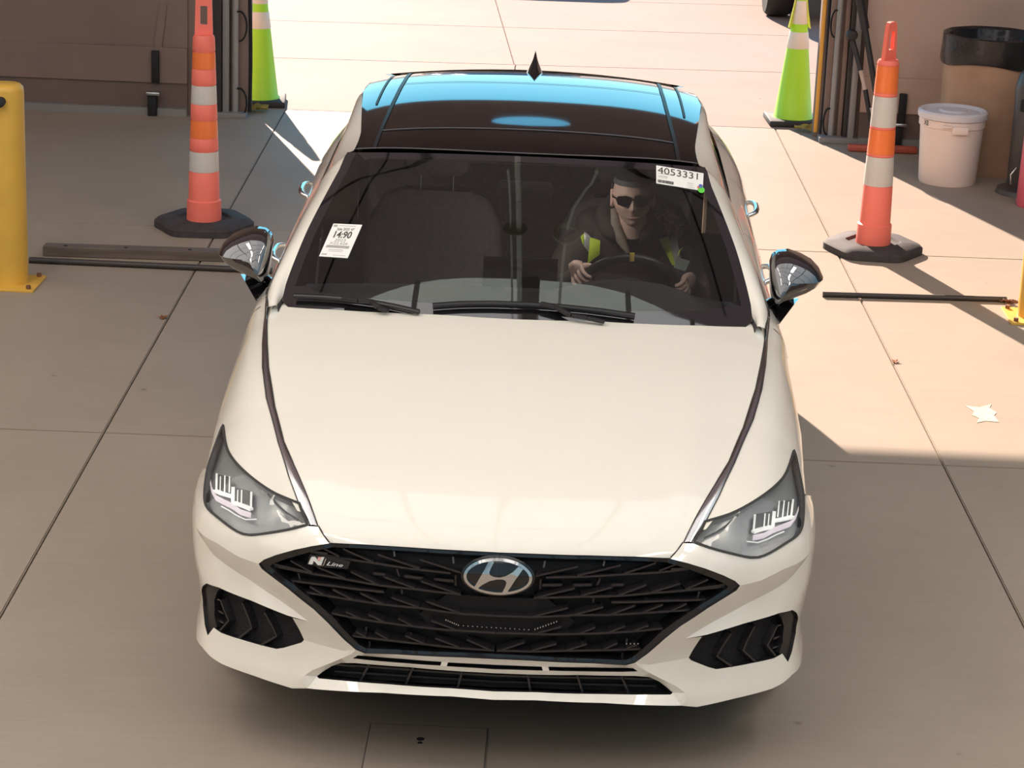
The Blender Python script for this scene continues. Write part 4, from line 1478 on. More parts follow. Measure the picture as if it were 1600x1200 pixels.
# joint between bumper and fender
js = np.array([np.array(ar[-1]) * .12 + outer_uv[0] * .88, outer_uv[0]])
seam_on('fender_joint', side, js, .004, M['seam_dark'], car, sides=(1, -1), lift=.002)
RA_Y = AR_Y + 2.84
rar = arch_loop(RA_Y, .235, .235)
Y1, Y2 = 2.62, 3.36
fd = [(0, y) for y in np.linspace(Yd, Y1, 12)] + [(u, Y1) for u in np.linspace(0, 1, 10)][1:] + [(1, Yd)] + [(u, Yd) for u in np.linspace(1, 0, 10)][1:-1]
patch_mesh('front_door', side, fd, M['white_paint'], car, step=.05, sides=(1, -1))
rd = [(0, y) for y in np.linspace(Y1, Y2 + .1, 10)] + [(u, Y2 + .1 - .1 * min(1, u * 1.6)) for u in np.linspace(0, 1, 10)][1:] + [(1, Y1)] + [(u, Y1) for u in np.linspace(1, 0, 10)][1:-1]
patch_mesh('rear_door', side, rd, M['white_paint'], car, step=.05, sides=(1, -1))
qp = [(u, Y2 + .1 - .1 * min(1, u * 1.6)) for u in np.linspace(0, 1, 10)][::-1] + [(0, y) for y in np.linspace(Y2 + .1, 4.86, 16)][1:] + [(u, 4.86) for u in np.linspace(0, 1, 10)][1:] + [(1, rar[-1][1] + .01)] + rar[::-1] + [(1, rar[0][1] - .005)]
patch_mesh('quarter_panel', side, qp, M['white_paint'], car, step=.05, sides=(1, -1))
for y in (Yd, Y1):
    seam_on('door_joint', side, [(u, y) for u in np.linspace(.02, .98, 20)], .005, M['seam_dark'], car, sides=(1, -1), lift=.0015)
seam_on('door_joint', side, [(u, Y2 + .1 - .1 * min(1, u * 1.6)) for u in np.linspace(.02, .98, 20)], .005, M['seam_dark'], car, sides=(1, -1), lift=.0015)
# inner linings so that nothing white shows inside
lin = [(0.02, 1.45), (0.02, 4.7), (1, 4.7), (1, 4.2), (.7, 4.2), (.45, 3.77), (.7, 3.36), (1, 3.36), (1, 1.45)]
patch_mesh('door_lining', side, lin, M['interior_dark'], car, step=.12, d=-.035, sides=(1, -1))
patch_mesh('hood_lining', hood, hood_loop * [.97, 1], M['interior_dark'], car, step=.08, d=-.02)
# black wheel housings
for cy in (AR_Y, RA_Y):
    for sg in (1, -1):
        mb = MB()
        ang = np.linspace(-.35, math.pi + .35, 20)
        prof = np.array([[(sg * .60, cy + .40 * math.cos(a), AR_Z + .40 * math.sin(a)) for a in ang],
                         [(sg * .862, cy + .40 * math.cos(a), AR_Z + .40 * math.sin(a)) for a in ang]])
        mb.grid(prof)
        ring = np.array([[(sg * .60, cy + .40 * math.cos(a), AR_Z + .40 * math.sin(a)) for a in ang], [(sg * .60, cy, AR_Z)] * 20])
        mb.grid(ring)
        mb.build('wheel_housing', M['backing_black'], car, 30)
mb = MB().box((0, 2.45, .27), (1.5, 4.3, .10))
mb.build('underbody', M['backing_black'], car, 0)

# ------------------------------------------------------------------ door handles
for sg in (1, -1):
    for yh, zh in ((2.40, .925), (3.34, .955)):
        uh = side_u(yh, zh)
        ys = [yh - .115, yh - .108, yh - .085, yh - .04, yh, yh + .04, yh + .085, yh + .108, yh + .115]
        ds = [-.006, .012, .024, .029, .030, .029, .024, .012, -.006]
        pts = []
        for y, d_ in zip(ys, ds):
            P, N = side.ev([(side_u(y, zh), y)], d_)
            pts.append(P[0] * [sg, 1, 1])
        MB().tube(pts, [.009, .010, .011, .012, .012, .012, .011, .010, .009], 10).build('door_handle', M['chrome'], car, 60)

# ------------------------------------------------------------------ windshield
SH_L = [(441, 470), (442.5, 462), (446, 446), (459.5, 409), (480, 360), (505, 311), (529.5, 266), (538, 246), (543, 237.5), (549, 234)]
SH_T = [(549, 234), (585, 233), (671, 235), (750, 237.5), (821, 240.5)]
shl = shield.hits(SH_L); sht = shield.hits(SH_T); sht[-1, 0] = 0
def even_out(uv):
    c = np.polyfit(uv[:, 0] ** 2, uv[:, 1], 1)
    return np.c_[uv[:, 0], np.polyval(c, uv[:, 0] ** 2)]
sht = even_out(sht); shl[-1] = sht[0]
shb = [(x, max(0.02, .115 - .0 * x)) for x in np.linspace(0, shl[0][0] - .03, 8)]
half_s = np.r_[np.array(shb), shl, sht[1:]]
shield_loop = np.r_[half_s, mir(half_s[1:-1])]
def inset_loop(loop, k):
    L = np.asarray(loop); c = L.mean(0)
    t = np.roll(L, -1, 0) - np.roll(L, 1, 0)
    n = np.c_[-t[:, 1], t[:, 0]]; n /= np.maximum(np.linalg.norm(n, axis=1, keepdims=True), 1e-9)
    if ((c - L) * n).sum() < 0: n = -n
    return L + n * k
# work in a roughly metric domain
shield.scale = np.array([1.0, 1.0])
metric = np.array([1.0, .97])
in_half = np.r_[[(0, .20), (.3, .195), (.55, .20), (.66, .21), (.705, .235)], shl[2:9] - np.array([[.033, .0]]) , [(sht[0][0] - .05, sht[0][1] - .045)], sht[1:] - [0, .035]]
in_loop = np.r_[in_half, mir(in_half[1:-1])]
patch_mesh('windshield_border', shield, shield_loop, M['frit_black'], car, holes=[in_loop], step=.03, d=0)
ws_obj = patch_mesh('windshield', shield, in_loop, M['windshield_glass'], car, step=.04, d=0)[0]
# mirror block and rain sensor behind the glass at the top middle
P_, N_ = shield.ev([(0, .90)], -.06)
MB().box(P_[0] + [0, .05, -.03], (.20, .05, .075), bevel=.02).build('interior_mirror', M['interior_dark'], car, 40)

# ------------------------------------------------------------------ roof
RF_SIDE = [(549, 234), (564, 206), (577, 176)]
rfs = roof.hits(RF_SIDE)
rx = max(rfs[:, 0].max(), .62)
rft = roof.hits(SH_T); rft[-1, 0] = 0
rft = even_out(rft); rfs[0] = rft[0]
r_side = [tuple(rfs[0]), tuple(rfs[1]), (max(rfs[2][0], .640), max(rfs[2][1], .40)), (.662, .60), (.655, .80), (.63, 1.0)]
rx = .67
roof_half = np.r_[rft[::-1], np.array(r_side)[1:], [(0, 1.0)]]
roof_loop = np.r_[roof_half, mir(roof_half[1:-1])]
patch_mesh('roof_panel', roof, roof_loop, M['gloss_black'], car, step=.035)
patch_mesh('headliner', roof, roof_loop * [.98, 1], M['interior_dark'], car, step=.1, d=-.04)
DITCH = [(585, 233), (596, 202.5), (606, 180), (619, 152), (632, 127.5), (642, 112)]
du = roof.hits(DITCH); du = np.r_[du, [(du[-1][0] - .01, 1.0)]]
seam_on('roof_strip', roof, du, .014, M['black_plastic'], car, sides=(1, -1), lift=.003)
EDGE = [(588, 164), (600, 138), (616, 112.5)]
eu = roof.hits(EDGE)
seam_on('roof_strip', roof, eu, .009, M['black_plastic'], car, sides=(1, -1), lift=.003)
G1 = [(598, 204), (640, 202.5), (690, 201), (760, 201.5), (827, 203)]
g1 = roof.hits(G1); g1[-1, 0] = 0; g1 = even_out(g1)
seam_on('roof_glass_edge', roof, np.r_[g1, mir(g1[:-1])], .010, M['edge_grey'], car, lift=.003)
G2 = [(632, 131.6), (671, 129), (727.5, 128.4), (790, 129.3), (829, 130.5)]
g2 = roof.hits(G2); g2[-1, 0] = 0; g2 = even_out(g2)
seam_on('roof_glass_edge', roof, np.r_[g2, mir(g2[:-1])], .008, M['seam_dark'], car, lift=.002)
seam_on('roof_glass_edge', roof, np.r_[rft, mir(rft[:-1])], .009, M['edge_grey'], car, lift=.004)

# antenna fin
fy = 3.60
fz = roof_f(0, .86)[2]
sec = [(-.10, .0, .036, .004), (-.07, .028, .030, .012), (-.03, .058, .022, .03), (.0, .074, .013, .05), (.03, .080, .008, .06)]
prof = []
for k in range(15):
    t = k / 14
    y = -.11 + .19 * t
    hgt = .082 * (t ** .8) * (1 if t < .93 else (1 - (t - .93) / .07 * .35))
    ring = []
    for a in np.linspace(0, math.pi, 11):
        w = .036 * min(1, .80 + t) * (1 if t < .6 else 1 - (t - .6) * 1.6)
        x = w * math.cos(a) * (1 - .55 * math.sin(a))
        ring.append((x, fy + y, fz - .012 + (hgt + .012) * math.sin(a)))
    prof.append(ring)
MB().grid(np.array(prof)).build('antenna_fin', M['gloss_black'], car, 60)

# ------------------------------------------------------------------ pillars and roof rails (white), side windows, rear window
PO = smooth_curve([(.815, 1.40, .995), (.832, 1.55, 1.008), (.824, 1.68, 1.035), (.808, 1.85, 1.074), (.780, 2.0, 1.134), (.767, 2.1, 1.160), (.732, 2.3, 1.231), (.694, 2.55, 1.322), (.678, 2.85, 1.352),
                   (.668, 3.2, 1.352), (.650, 3.6, 1.322), (.655, 3.95, 1.235), (.70, 4.25, 1.145), (.77, 4.42, 1.10)], 110)
pin_a = shield.ev(shl[1:])[0]
pin_b = roof.ev(np.array(r_side)[1:])[0]
start = hood.ev([hood.hit(425, 483)])[0][0]
PI_ = smooth_curve(np.r_[[start + np.array([-.012, .01, .004])], pin_a, pin_b, [(.575, 4.0, 1.305), (.63, 4.3, 1.165), (.72, 4.44, 1.105)]], 110)
ribbon('roof_rail', PI_, PO, M['white_paint'], car, 9, -.016, sides=(1, -1))
ribbon('pillar_lining', PI_ + np.array([-.004, 0, -.022]), PO + np.array([-.034, 0, -.012]), M['interior_dark'], car, 5, -.006, sides=(1, -1))
# bright strip continues up the outer edge
ribbon('window_trim', PO[4:] + np.array([.002, 0, .004]), PO[4:] + np.array([.007, 0, -.012]), M['chrome'], car, 3, -.002, sides=(1, -1))
ribbon('rail_joint', PO[:70] + np.array([-.004, 0, .003]), PO[:70] + np.array([.002, 0, .002]), M['seam_dark'], car, 2, 0, sides=(1, -1))
belt = np.array([side_f(0.0, y) for y in PO[:, 1]])
tt_ = np.linspace(0, 1, len(PO))[:, None]
sel = slice(8, 104)
pa, pb = PO[sel] + np.array([-.030, 0, -.004]), belt[sel] + np.array([-.045, 0, 0])
ys = pa[:, 1]
k1 = ys < 2.60; k2 = (ys > 2.68) & (ys < 3.5); k3 = (ys >= 2.50) & (ys <= 2.80)
for sg in (1, -1):
    ribbon('side_window', pa[k1] * [sg, 1, 1], pb[k1] * [sg, 1, 1], M['side_glass'], car, 6, 0)
    ribbon('side_window', pa[k2] * [sg, 1, 1], pb[k2] * [sg, 1, 1], M['side_glass'], car, 6, 0)
    ribbon('door_pillar', pa[k3] * [sg, 1, 1] + [.004 * sg, 0, 0], pb[k3] * [sg, 1, 1] + [.004 * sg, 0, 0], M['gloss_black'], car, 6, 0)
    k4 = ys >= 3.5
    ribbon('rear_pillar', pa[k4] * [sg, 1, 1], pb[k4] * [sg, 1, 1], M['white_paint'], car, 6, 0)
    ribbon('pillar_lining', pa[k4] * [sg, 1, 1] - [.02 * sg, 0, 0], pb[k4] * [sg, 1, 1] - [.02 * sg, 0, 0], M['interior_dark'], car, 6, 0)
rear_in = np.array([(rx - .04, 3.8, 1.362), (.575, 4.0, 1.305), (.63, 4.3, 1.165), (.72, 4.44, 1.105)])
rc = smooth_curve(rear_in, 14)
rg = np.array([[(x * f, y - .05 * (1 - f * f) * 0 + .05 * (1 - f * f), z + .035 * (1 - f * f)) for x, y, z in rc] for f in np.linspace(-1, 1, 15)])
MB().grid(rg).build('rear_window', M['side_glass'], car, 60)
deck = np.array([[(float(BX(min(y, 4.88))) * f * .985, y, float(BZ(min(y, 4.88))) + .012 + .025 * (1 - f * f)) for y in np.linspace(4.42, 4.87, 8)] for f in np.linspace(-1, 1, 15)])
MB().grid(deck).build('trunk_lid', M['white_paint'], car, 60)
zz = [1.075, 1.0, .86, .60, .40, .235]
tail = np.array([[((.80 if z < .95 else .68) * f, 4.90 - .02 * abs(z - .8) - .10 * abs(f) ** 3, z) for z in zz] for f in np.linspace(-1, 1, 21)])
MB().grid(tail).build('rear_bumper', M['white_paint'], car, 60)
for sg in (1, -1):
    tl = np.array([[(sg * x, 4.915 - .10 * (x / .8) ** 3, z) for z in (.98, .87)] for x in np.linspace(.35, .78, 8)])
    MB().grid(tl).build('tail_light', M['red_lamp'], car, 30)

# ------------------------------------------------------------------ wheels
def wheel(cx, cy, sg):
    w = empty('wheel', (cx, cy, AR_Z)); w.parent = car
    tp = [(.235, -.115), (.30, -.122), (.325, -.10), (.334, -.06), (.335, 0), (.334, .06), (.325, .10), (.30, .122), (.235, .115)]
    MB().lathe([(r, z) for r, z in tp], n=40, axis='x').build('tyre', M['tyre_rubber'], w, 40)
    mb = MB().lathe([(.24, -.11), (.225, -.08), (.225, .08), (.24, .11)], n=36, axis='x')
    mb.build('rim', M['rim_grey'], w, 40)
    for k in range(5):
        a = 2 * math.pi * k / 5
        for da in (-.13, .13):
            p0 = Vector((sg * .085, .05 * math.cos(a), .05 * math.sin(a))); p1 = Vector((sg * .10, .23 * math.cos(a + da), .23 * math.sin(a + da)))
            MB().bar(p0, p1, .035, .022, up=(1, 0, 0), bevel=.004).build('spoke', M['rim_grey'], w, 30)
    MB().lathe([(.0001, .0), (.065, 0), (.065, .02), (.05, .028), (.0001, .03)], c=(sg * .07 - (.0 if sg > 0 else .03), 0, 0), n=24, axis='x').build('hub', M['rim_grey'], w, 30)
    return w
for cy in (AR_Y, RA_Y):
    for sg in (1, -1): wheel(sg * .772, cy, sg)

# ------------------------------------------------------------------ door mirrors
def mirror(sg):
    m = empty('door_mirror'); m.parent = car
    MY = 1.80
    # outline of the shell from in front, traced on both sides and averaged
    OUTL = [(340, 396), (346, 385), (358, 375), (375, 367), (395, 361.5), (412, 363.5), (421, 369), (424.5, 379), (424, 400), (422.5, 418), (420, 430), (414, 434.5), (402, 429), (385, 422), (365, 415), (350, 407)]
    L = np.array([at_depth(p[0], p[1], MY) * [-1, 1, 1] for p in OUTL])
    c = np.array([L[:, 0].mean() - .01, MY, L[:, 2].mean() + .005])
    rings = []
    for s_, dy in ((1.0, .05), (1.01, .02), (1.0, -.005), (.965, -.035), (.88, -.062), (.72, -.082), (.5, -.094), (.25, -.100), (.02, -.102)):
        R = c + (L - c) * s_
        R[:, 1] = MY + dy + (R[:, 0] - c[0]) * .28 + (R[:, 2] - c[2]) * .45
        rings.append(np.r_[R, R[:1]])
    G = np.array(rings) * [sg, 1, 1]
    MB().grid(G).build('mirror_shell', M['mirror_black'], m, 60)
    R = c + (L - c) * .95; R[:, 1] = MY + .045 + (R[:, 0] - c[0]) * .28 + (R[:, 2] - c[2]) * .45
    mb = MB(); mb.bm.faces.new([mb.bm.verts.new(tuple(p * [sg, 1, 1])) for p in R]); mb.build('mirror_glass', M['chrome'], m, 0)
    # stalk and triangular foot on the door
    FT = [(376, 428), (400, 437), (421, 444), (400.5, 471)]
    body = [at_depth(x, y, yy) * [-1, 1, 1] for (x, y), yy in zip(FT, (1.80, 1.78, 1.74, 1.60))]
    mb = MB()
    top = [Vector(p * [sg, 1, 1]) for p in body]
    off = Vector((-.02 * sg, .07, -.02))
    a = [mb.bm.verts.new(p) for p in top]; b = [mb.bm.verts.new(p + off) for p in top]
    mb.bm.faces.new(a); mb.bm.faces.new(b[::-1])
    for k in range(4): mb.bm.faces.new((a[k], a[(k + 1) % 4], b[(k + 1) % 4], b[k]))
    mb.build('mirror_foot', M['mirror_black'], m, 30)
    ST = [at_depth(392, 428, 1.82) * [-sg, 1, 1], at_depth(420, 443, 1.78) * [-sg, 1, 1], at_depth(428, 449, 1.72) * [-sg, 1, 1]]
    MB().tube(ST, [.028, .024, .020], 10).build('mirror_stalk', M['gloss_black'], m, 60)
    return m
mirror(1); mirror(-1)

# ------------------------------------------------------------------ wipers
def sh_pts(pts, d): 
    out = []
    for x, y in pts:
        uv = shield.hit(x, y, d)
        if x < 795: uv = uv * [-1, 1]
        out.append(shield.ev([uv], d)[0][0])
    return out
def wiper(blade, arm, pivot):
    w = empty('wiper'); w.parent = car
    b = sh_pts(blade, .016)
    MB().tube(b, .0085, 8).build('wiper_blade', M['black_plastic'], w, 60)
    b2 = sh_pts(blade, .005)
    mb = MB()
    for p, q in zip(b2, b2[1:]): mb.bar(p, q, .005, .02)
    mb.build('wiper_rubber', M['backing_black'], w, 0)
    a = sh_pts(arm, .022)
    mb = MB()
    for p, q in zip(a, a[1:]): mb.bar(p, q, .020, .012, bevel=.003)
    mb.build('wiper_arm', M['black_plastic'], w, 30)
wiper([(676, 478), (720, 475), (770, 474.5), (830, 476.5), (880, 480), (940, 486.5), (992, 494)], [(845, 474), (868, 480), (893, 493), (918, 497), (945, 503)], None)
wiper([(460, 463), (500, 464.5), (540, 467.5), (577, 472), (615, 479), (655, 488)], [(535, 466), (560, 469.5), (580, 471), (592, 481), (606, 486)], None)
# ------------------------------------------------------------------ cabin
def dash():
    d = empty('dashboard'); d.parent = car
    prof = [(1.40, .955), (1.60, .972), (1.80, .975), (1.90, .965), (1.945, .935), (1.95, .88), (1.93, .70), (1.90, .45)]
    xs = np.linspace(-.74, .74, 25)
    G = []
    for x in xs:
        row = []
        for y, z in prof:
            hump = .045 * math.exp(-((x - .38) / .2) ** 4) * (1 if 1.75 < y < 1.95 else 0)
            row.append((x, y + .10 * (x / .74) ** 2 * (1 if y < 1.5 else .0), z - .02 * (abs(x) / .74) ** 3 + hump))
        G.append(row)
    MB().grid(np.array(G)).build('dash_top', M['dash_grey'], d, 40)
    MB().box((0, 1.93, 1.0), (.26, .012, .13), bevel=.004).build('dash_screen', M['gloss_black'], d, 30)
    for x in (-.66, -.1, .1, .66):
        MB().box((x, 1.955, .84), (.13, .02, .07), bevel=.005).build('air_vent', M['black_plastic'], d, 30)
dash()
def seat(x, y0=2.38, z0=.50):
    s = empty('front_seat'); s.parent = car
    def pad(name, rows):
        G = []
        for (cy, cz, w, t, ty, tz) in rows:
            ring = []
            for a in np.linspace(0, 2 * math.pi, 25):
                ca, sa_ = math.cos(a), math.sin(a)
                ex = math.copysign(abs(ca) ** .5, ca) * w / 2
                et = math.copysign(abs(sa_) ** .6, sa_) * t / 2
                bol = .02 * (abs(ex) / (w / 2)) ** 3
                ring.append((x + ex, cy + ty * (et - (bol if et < 0 else 0)), cz + tz * (et + (bol if et > 0 else 0))))
            G.append(ring)
        mb = MB().grid(np.array(G))
        bmesh.ops.remove_doubles(mb.bm, verts=mb.bm.verts[:], dist=1e-5)
        for e_ in (0, -1):
            pass
        bmesh.ops.holes_fill(mb.bm, edges=[e for e in mb.bm.edges if e.is_boundary], sides=0)
        return mb.build(name, M['seat_cloth'], s, 50)
    pad('seat_cushion', [(y0 - .26, z0 - .01, .46, .10, 0, 1), (y0 - .20, z0, .52, .15, 0, 1), (y0, z0 - .02, .53, .17, 0, 1), (y0 + .2, z0 - .05, .50, .17, 0, 1)])
    pad('backrest', [(y0 + .20, z0 + .02, .44, .16, 1, 0), (y0 + .24, z0 + .18, .50, .17, 1, 0), (y0 + .30, z0 + .36, .53, .15, 1, 0), (y0 + .35, z0 + .50, .50, .13, 1, 0), (y0 + .385, z0 + .585, .40, .11, 1, 0), (y0 + .395, z0 + .61, .26, .08, 1, 0)])
    pad('headrest', [(y0 + .41, z0 + .665, .18, .07, 1, 0), (y0 + .405, z0 + .69, .245, .11, 1, 0), (y0 + .405, z0 + .75, .26, .12, 1, 0), (y0 + .42, z0 + .82, .235, .10, 1, 0), (y0 + .43, z0 + .845, .15, .06, 1, 0)])
    for dx in (-.062, .062):
        MB().tube([(x + dx, y0 + .40, z0 + .58), (x + dx, y0 + .408, z0 + .70)], .0055, 8).build('headrest_post', M['satin_chrome'], s, 60)
    return s
seat(-.345); seat(.385)
mb = MB()
mb.box((0, 3.35, .48), (1.36, .50, .16), bevel=.05); mb.box((0, 3.68, .80), (1.36, .16, .62), Matrix.Rotation(math.radians(-18), 3, 'X'), bevel=.05)
mb.build('rear_seat', M['seat_cloth'], car, 50)
MB().box((0, 4.02, .62), (1.50, .03, .76)).build('cabin_bulkhead', M['interior_dark'], car, 0)
MB().box((0, 2.7, .34), (1.5, 2.6, .04)).build('cabin_floor', M['interior_dark'], car, 0)
MB().box((.02, 2.30, .56), (.22, .85, .26), bevel=.04).build('centre_console', M['interior_dark'], car, 40)
MB().box((0, 4.05, 1.02), (1.3, .55, .02)).build('parcel_shelf', M['interior_dark'], car, 0)
sw = empty('steering_wheel'); sw.parent = car
SWC = Vector((.385, 2.045, .905)); tilt = math.radians(24)
swx, swy = Vector((1, 0, 0)), Vector((0, -math.sin(tilt), math.cos(tilt)))
MB().tube([SWC + swx * .183 * math.cos(a) + swy * .183 * math.sin(a) for a in np.linspace(0, 2 * math.pi, 48, endpoint=False)], .0165, 10, closed=True).build('wheel_rim', M['black_plastic'], sw, 60)
swz = swx.cross(swy)
f_ = Matrix((swx, swy, swz)).transposed().to_4x4(); f_.translation = SWC
MB().lathe([(.0001, .03), (.05, .03), (.075, .015), (.08, -.02), (.0001, -.02)], n=24).build('wheel_hub', M['interior_dark'], sw, 40).matrix_local = f_
for a in (math.radians(-5), math.radians(185), math.radians(270)):
    MB().bar(SWC + (swx * math.cos(a) + swy * math.sin(a)) * .06, SWC + (swx * math.cos(a) + swy * math.sin(a)) * .18, .04, .016, up=swz).build('wheel_spoke', M['interior_dark'], sw, 30)
MB().box(SWC + swy * .183 + swy * .0 - swz * -.0 + Vector((0, -.016, .006)), (.017, .012, .030), bevel=.002).build('centre_mark', M['yellow_mark'], sw, 30)
# invented fill lamp under the headliner, added to brighten driver and seats
ml = empty('cabin_fill_lamp', (0, 2.19, 1.345)); ml.parent = car
MB().box((0, 0, .02), (.20, .10, .03), bevel=.008).build('fill_lamp_body', M['interior_dark'], ml, 30)
area_lamp('cabin_fill_light', (0, 2.20, 1.335), (.14, .07), 0.8, (1.0, .93, .84), (math.radians(38), 0, 0))
# ------------------------------------------------------------------ the driver
mat('skin', (0.80, 0.55, 0.45), 0.55)
mat('skin_lip', (0.56, 0.33, 0.28), 0.5)
mat('jacket', (0.05, 0.040, 0.039), 0.8)
mat('jacket_lining', (0.32, 0.27, 0.22), 0.85, noise=.2, nscale=30)
mat('cap_black', (0.018, 0.016, 0.017), 0.8)
mat('cap_grey', (0.12, 0.12, 0.12), 0.7)
mat('fur_brown', (0.34, 0.235, 0.17), 0.95, noise=.5, nscale=60)
mat('vest_lime', (0.60, 0.80, 0.05), 0.6)
mat('vest_grey', (0.42, 0.44, 0.45), 0.4, metal=.2)
mat('shades', (0.006, 0.006, 0.007), 0.08, coat=.5)
mat('badge_card', (0.75, 0.85, 0.76), 0.5)
mat('trouser', (0.03, 0.032, 0.04), 0.8)

person = empty('person', (.385, 2.50, .52), 'person in dark cap, sunglasses and lime striped jacket at the steering wheel', 'person')
PO_ = Vector(person.location)
def skin_mesh(name, verts, edges, radii, mat_, parent, root=0, sub=2):
    me = bpy.data.meshes.new(name)
    me.from_pydata([tuple(Vector(v) - PO_) for v in verts], edges, [])
    o = bpy.data.objects.new(name, me)
    COL.objects.link(o)
    sk = o.modifiers.new('skin', 'SKIN')
    sk.use_smooth_shade = True
    for i, r in enumerate(radii):
        v = me.skin_vertices[0].data[i]
        v.radius = r if hasattr(r, '__len__') else (r, r)
        v.use_root = i == root
    ss = o.modifiers.new('sub', 'SUBSURF'); ss.levels = sub; ss.render_levels = sub
    bpy.context.view_layer.update()
    res = bpy.data.meshes.new_from_object(o.evaluated_get(bpy.context.evaluated_depsgraph_get()))
    bpy.data.objects.remove(o)
    res.name = name
    for p in res.polygons: p.use_smooth = True
    res.materials.clear()
    return link_mesh(name, res, mat_, parent)

hx, hy, hz = .392, 2.45, 1.186          # middle of the head
HL = at_depth(907, 424, 2.035); HR = at_depth(1069, 441, 2.04)
HL, HR = Vector(HL), Vector(HR)
bv = [(.385, 2.56, .60), (.385, 2.62, .76), (.385, 2.63, .90), (.385, 2.58, 1.00), (.39, 2.53, 1.075),
      (.265, 2.585, .985), (.185, 2.55, .945), (.125, 2.45, .80), HL + Vector((.012, .10, -.045)), HL + Vector((.004, .055, -.022)),
      (.505, 2.585, .985), (.585, 2.55, .945), (.655, 2.45, .80), HR + Vector((.012, .10, -.045)), HR + Vector((.004, .055, -.022)),
      (.29, 2.46, .60), (.27, 2.16, .66), (.26, 1.90, .42), (.48, 2.46, .60), (.50, 2.16, .66), (.52, 1.88, .42)]
be = [(0, 1), (1, 2), (2, 3), (3, 4), (3, 5), (5, 6), (6, 7), (7, 8), (8, 9), (3, 10), (10, 11), (11, 12), (12, 13), (13, 14),
      (0, 15), (15, 16), (16, 17), (0, 18), (18, 19), (19, 20)]
br_ = [(.17, .13), (.175, .125), (.185, .13), (.14, .10), (.075, .07), .088, .078, .062, .050, .042, .088, .078, .062, .050, .042, .09, .075, .055, .09, .075, .055]
torso = skin_mesh('body', bv, be, br_, M['jacket'], person)

def head_pt(th, ph):
    """th: longitude (0 = towards -Y, the face), ph: latitude"""
    x = math.sin(th) * math.cos(ph); y = -math.cos(th) * math.cos(ph); z = math.sin(ph)
    # skull
    X, Y, Z = x * .080, y * (.092 if y < 0 else .102), z * (.118 if z > 0 else .125)
    front = max(0, -y)
    # jaw narrows downwards, chin forward
    if z < 0:
        X *= 1 - .27 * (-z) ** 1.6
        Y += (.012 * (-z)) * (1 if y < 0 else -2.2)
        if y < 0: Y -= .012 * max(0, -z - .45) * 1.6
    g = lambda cx, cz, sx, sz: math.exp(-((X - cx) / sx) ** 2 - ((Z - cz) / sz) ** 2) * (front > .2)
    Y -= .024 * g(0, -.028, .013, .020) + .012 * g(0, -.004, .009, .028)          # nose
    Y += .010 * (g(.032, .004, .018, .013) + g(-.032, .004, .018, .013))           # eye sockets
    Y -= .006 * (g(.03, .028, .03, .010) + g(-.03, .028, .03, .010))               # brow
    Y -= .006 * g(0, -.066, .024, .010)                                            # lips
    Y += .005 * g(0, -.083, .02, .008)
    Y -= .008 * g(0, -.105, .022, .014)                                            # chin
    Y -= .006 * (g(.045, -.03, .02, .022) + g(-.045, -.03, .02, .022))             # cheeks
    return Vector((X, Y, Z))
HM = Matrix.Translation(Vector((hx, hy, hz)) - PO_) @ Matrix.Rotation(math.radians(3), 4, 'X') @ Matrix.Rotation(math.radians(-2), 4, 'Y') @ Matrix.Scale(.92, 4)
G = [[HM @ head_pt(th, ph) for ph in np.linspace(-math.pi / 2 + .02, math.pi / 2 - .02, 44)] for th in np.linspace(-math.pi, math.pi, 61)]
head = MB().grid(np.array(G)); bmesh.ops.remove_doubles(head.bm, verts=head.bm.verts[:], dist=1e-5)
head.tube([HM @ Vector((0, .015, -.07)), HM @ Vector((0, .035, -.16))], [.052, .058], 14)
for sx in (-1, 1):   # ears
    for k in range(1):
        c_ = Vector((sx * .078, .012, -.012))
        head.tube([HM @ (c_ + Vector((sx * .004, .016 * math.cos(a), .030 * math.sin(a)))) for a in np.linspace(0, 2 * math.pi, 14, endpoint=False)], .007, 6, closed=True)
head.build('head', M['skin'], person, 70)
# mouth
MB().tube([HM @ Vector((x, -.096 + 9 * x * x, -.066 + 2 * x * x)) for x in np.linspace(-.024, .024, 9)], [.001, .003, .004, .0045, .0045, .0045, .004, .003, .001], 8).build('mouth', M['skin_lip'], person, 60)
# cap with short peak
def shell(k, z0):
    G = []
    for th in np.linspace(-math.pi, math.pi, 41):
        row = []
        for ph in np.linspace(math.asin(z0), math.pi / 2 - .02, 14):
            p = head_pt(th, ph); row.append(HM @ Vector((p.x * k, p.y * k, p.z * k + .006)))
        G.append(row)
    return np.array(G)
cp_ = MB().grid(shell(1.06, .42)); bmesh.ops.remove_doubles(cp_.bm, verts=cp_.bm.verts[:], dist=1e-5)
cp_.build('cap', M['cap_black'], person, 70)
MB().grid(shell(1.075, .42)[:, :3]).build('cap_band', M['cap_grey'], person, 70)
# sunglasses
for sx in (-1, 1):
    L = [(.005, .019), (.03, .024), (.060, .021), (.068, .008), (.060, -.012), (.037, -.021), (.016, -.016), (.006, .0)]
    top = []
    ring = [HM @ Vector((sx * x, -.101 + .30 * (x ** 1.5), z + .002)) for x, z in L]
    rin2 = [p + Vector((0, .006, 0)) for p in ring]
    mb = MB()
    a = [mb.bm.verts.new(p) for p in ring]; b_ = [mb.bm.verts.new(p) for p in rin2]
    mb.bm.faces.new(a); mb.bm.faces.new(b_[::-1])
    for k in range(8): mb.bm.faces.new((a[k], a[(k + 1) % 8], b_[(k + 1) % 8], b_[k]))
    mb.build('sunglass_lens', M['shades'], person, 30)
    MB().tube([HM @ Vector((sx * .061, -.093, .012)), HM @ Vector((sx * .080, -.05, .010)), HM @ Vector((sx * .082, .02, .004))], .003, 6).build('sunglass_arm', M['shades'], person, 60)
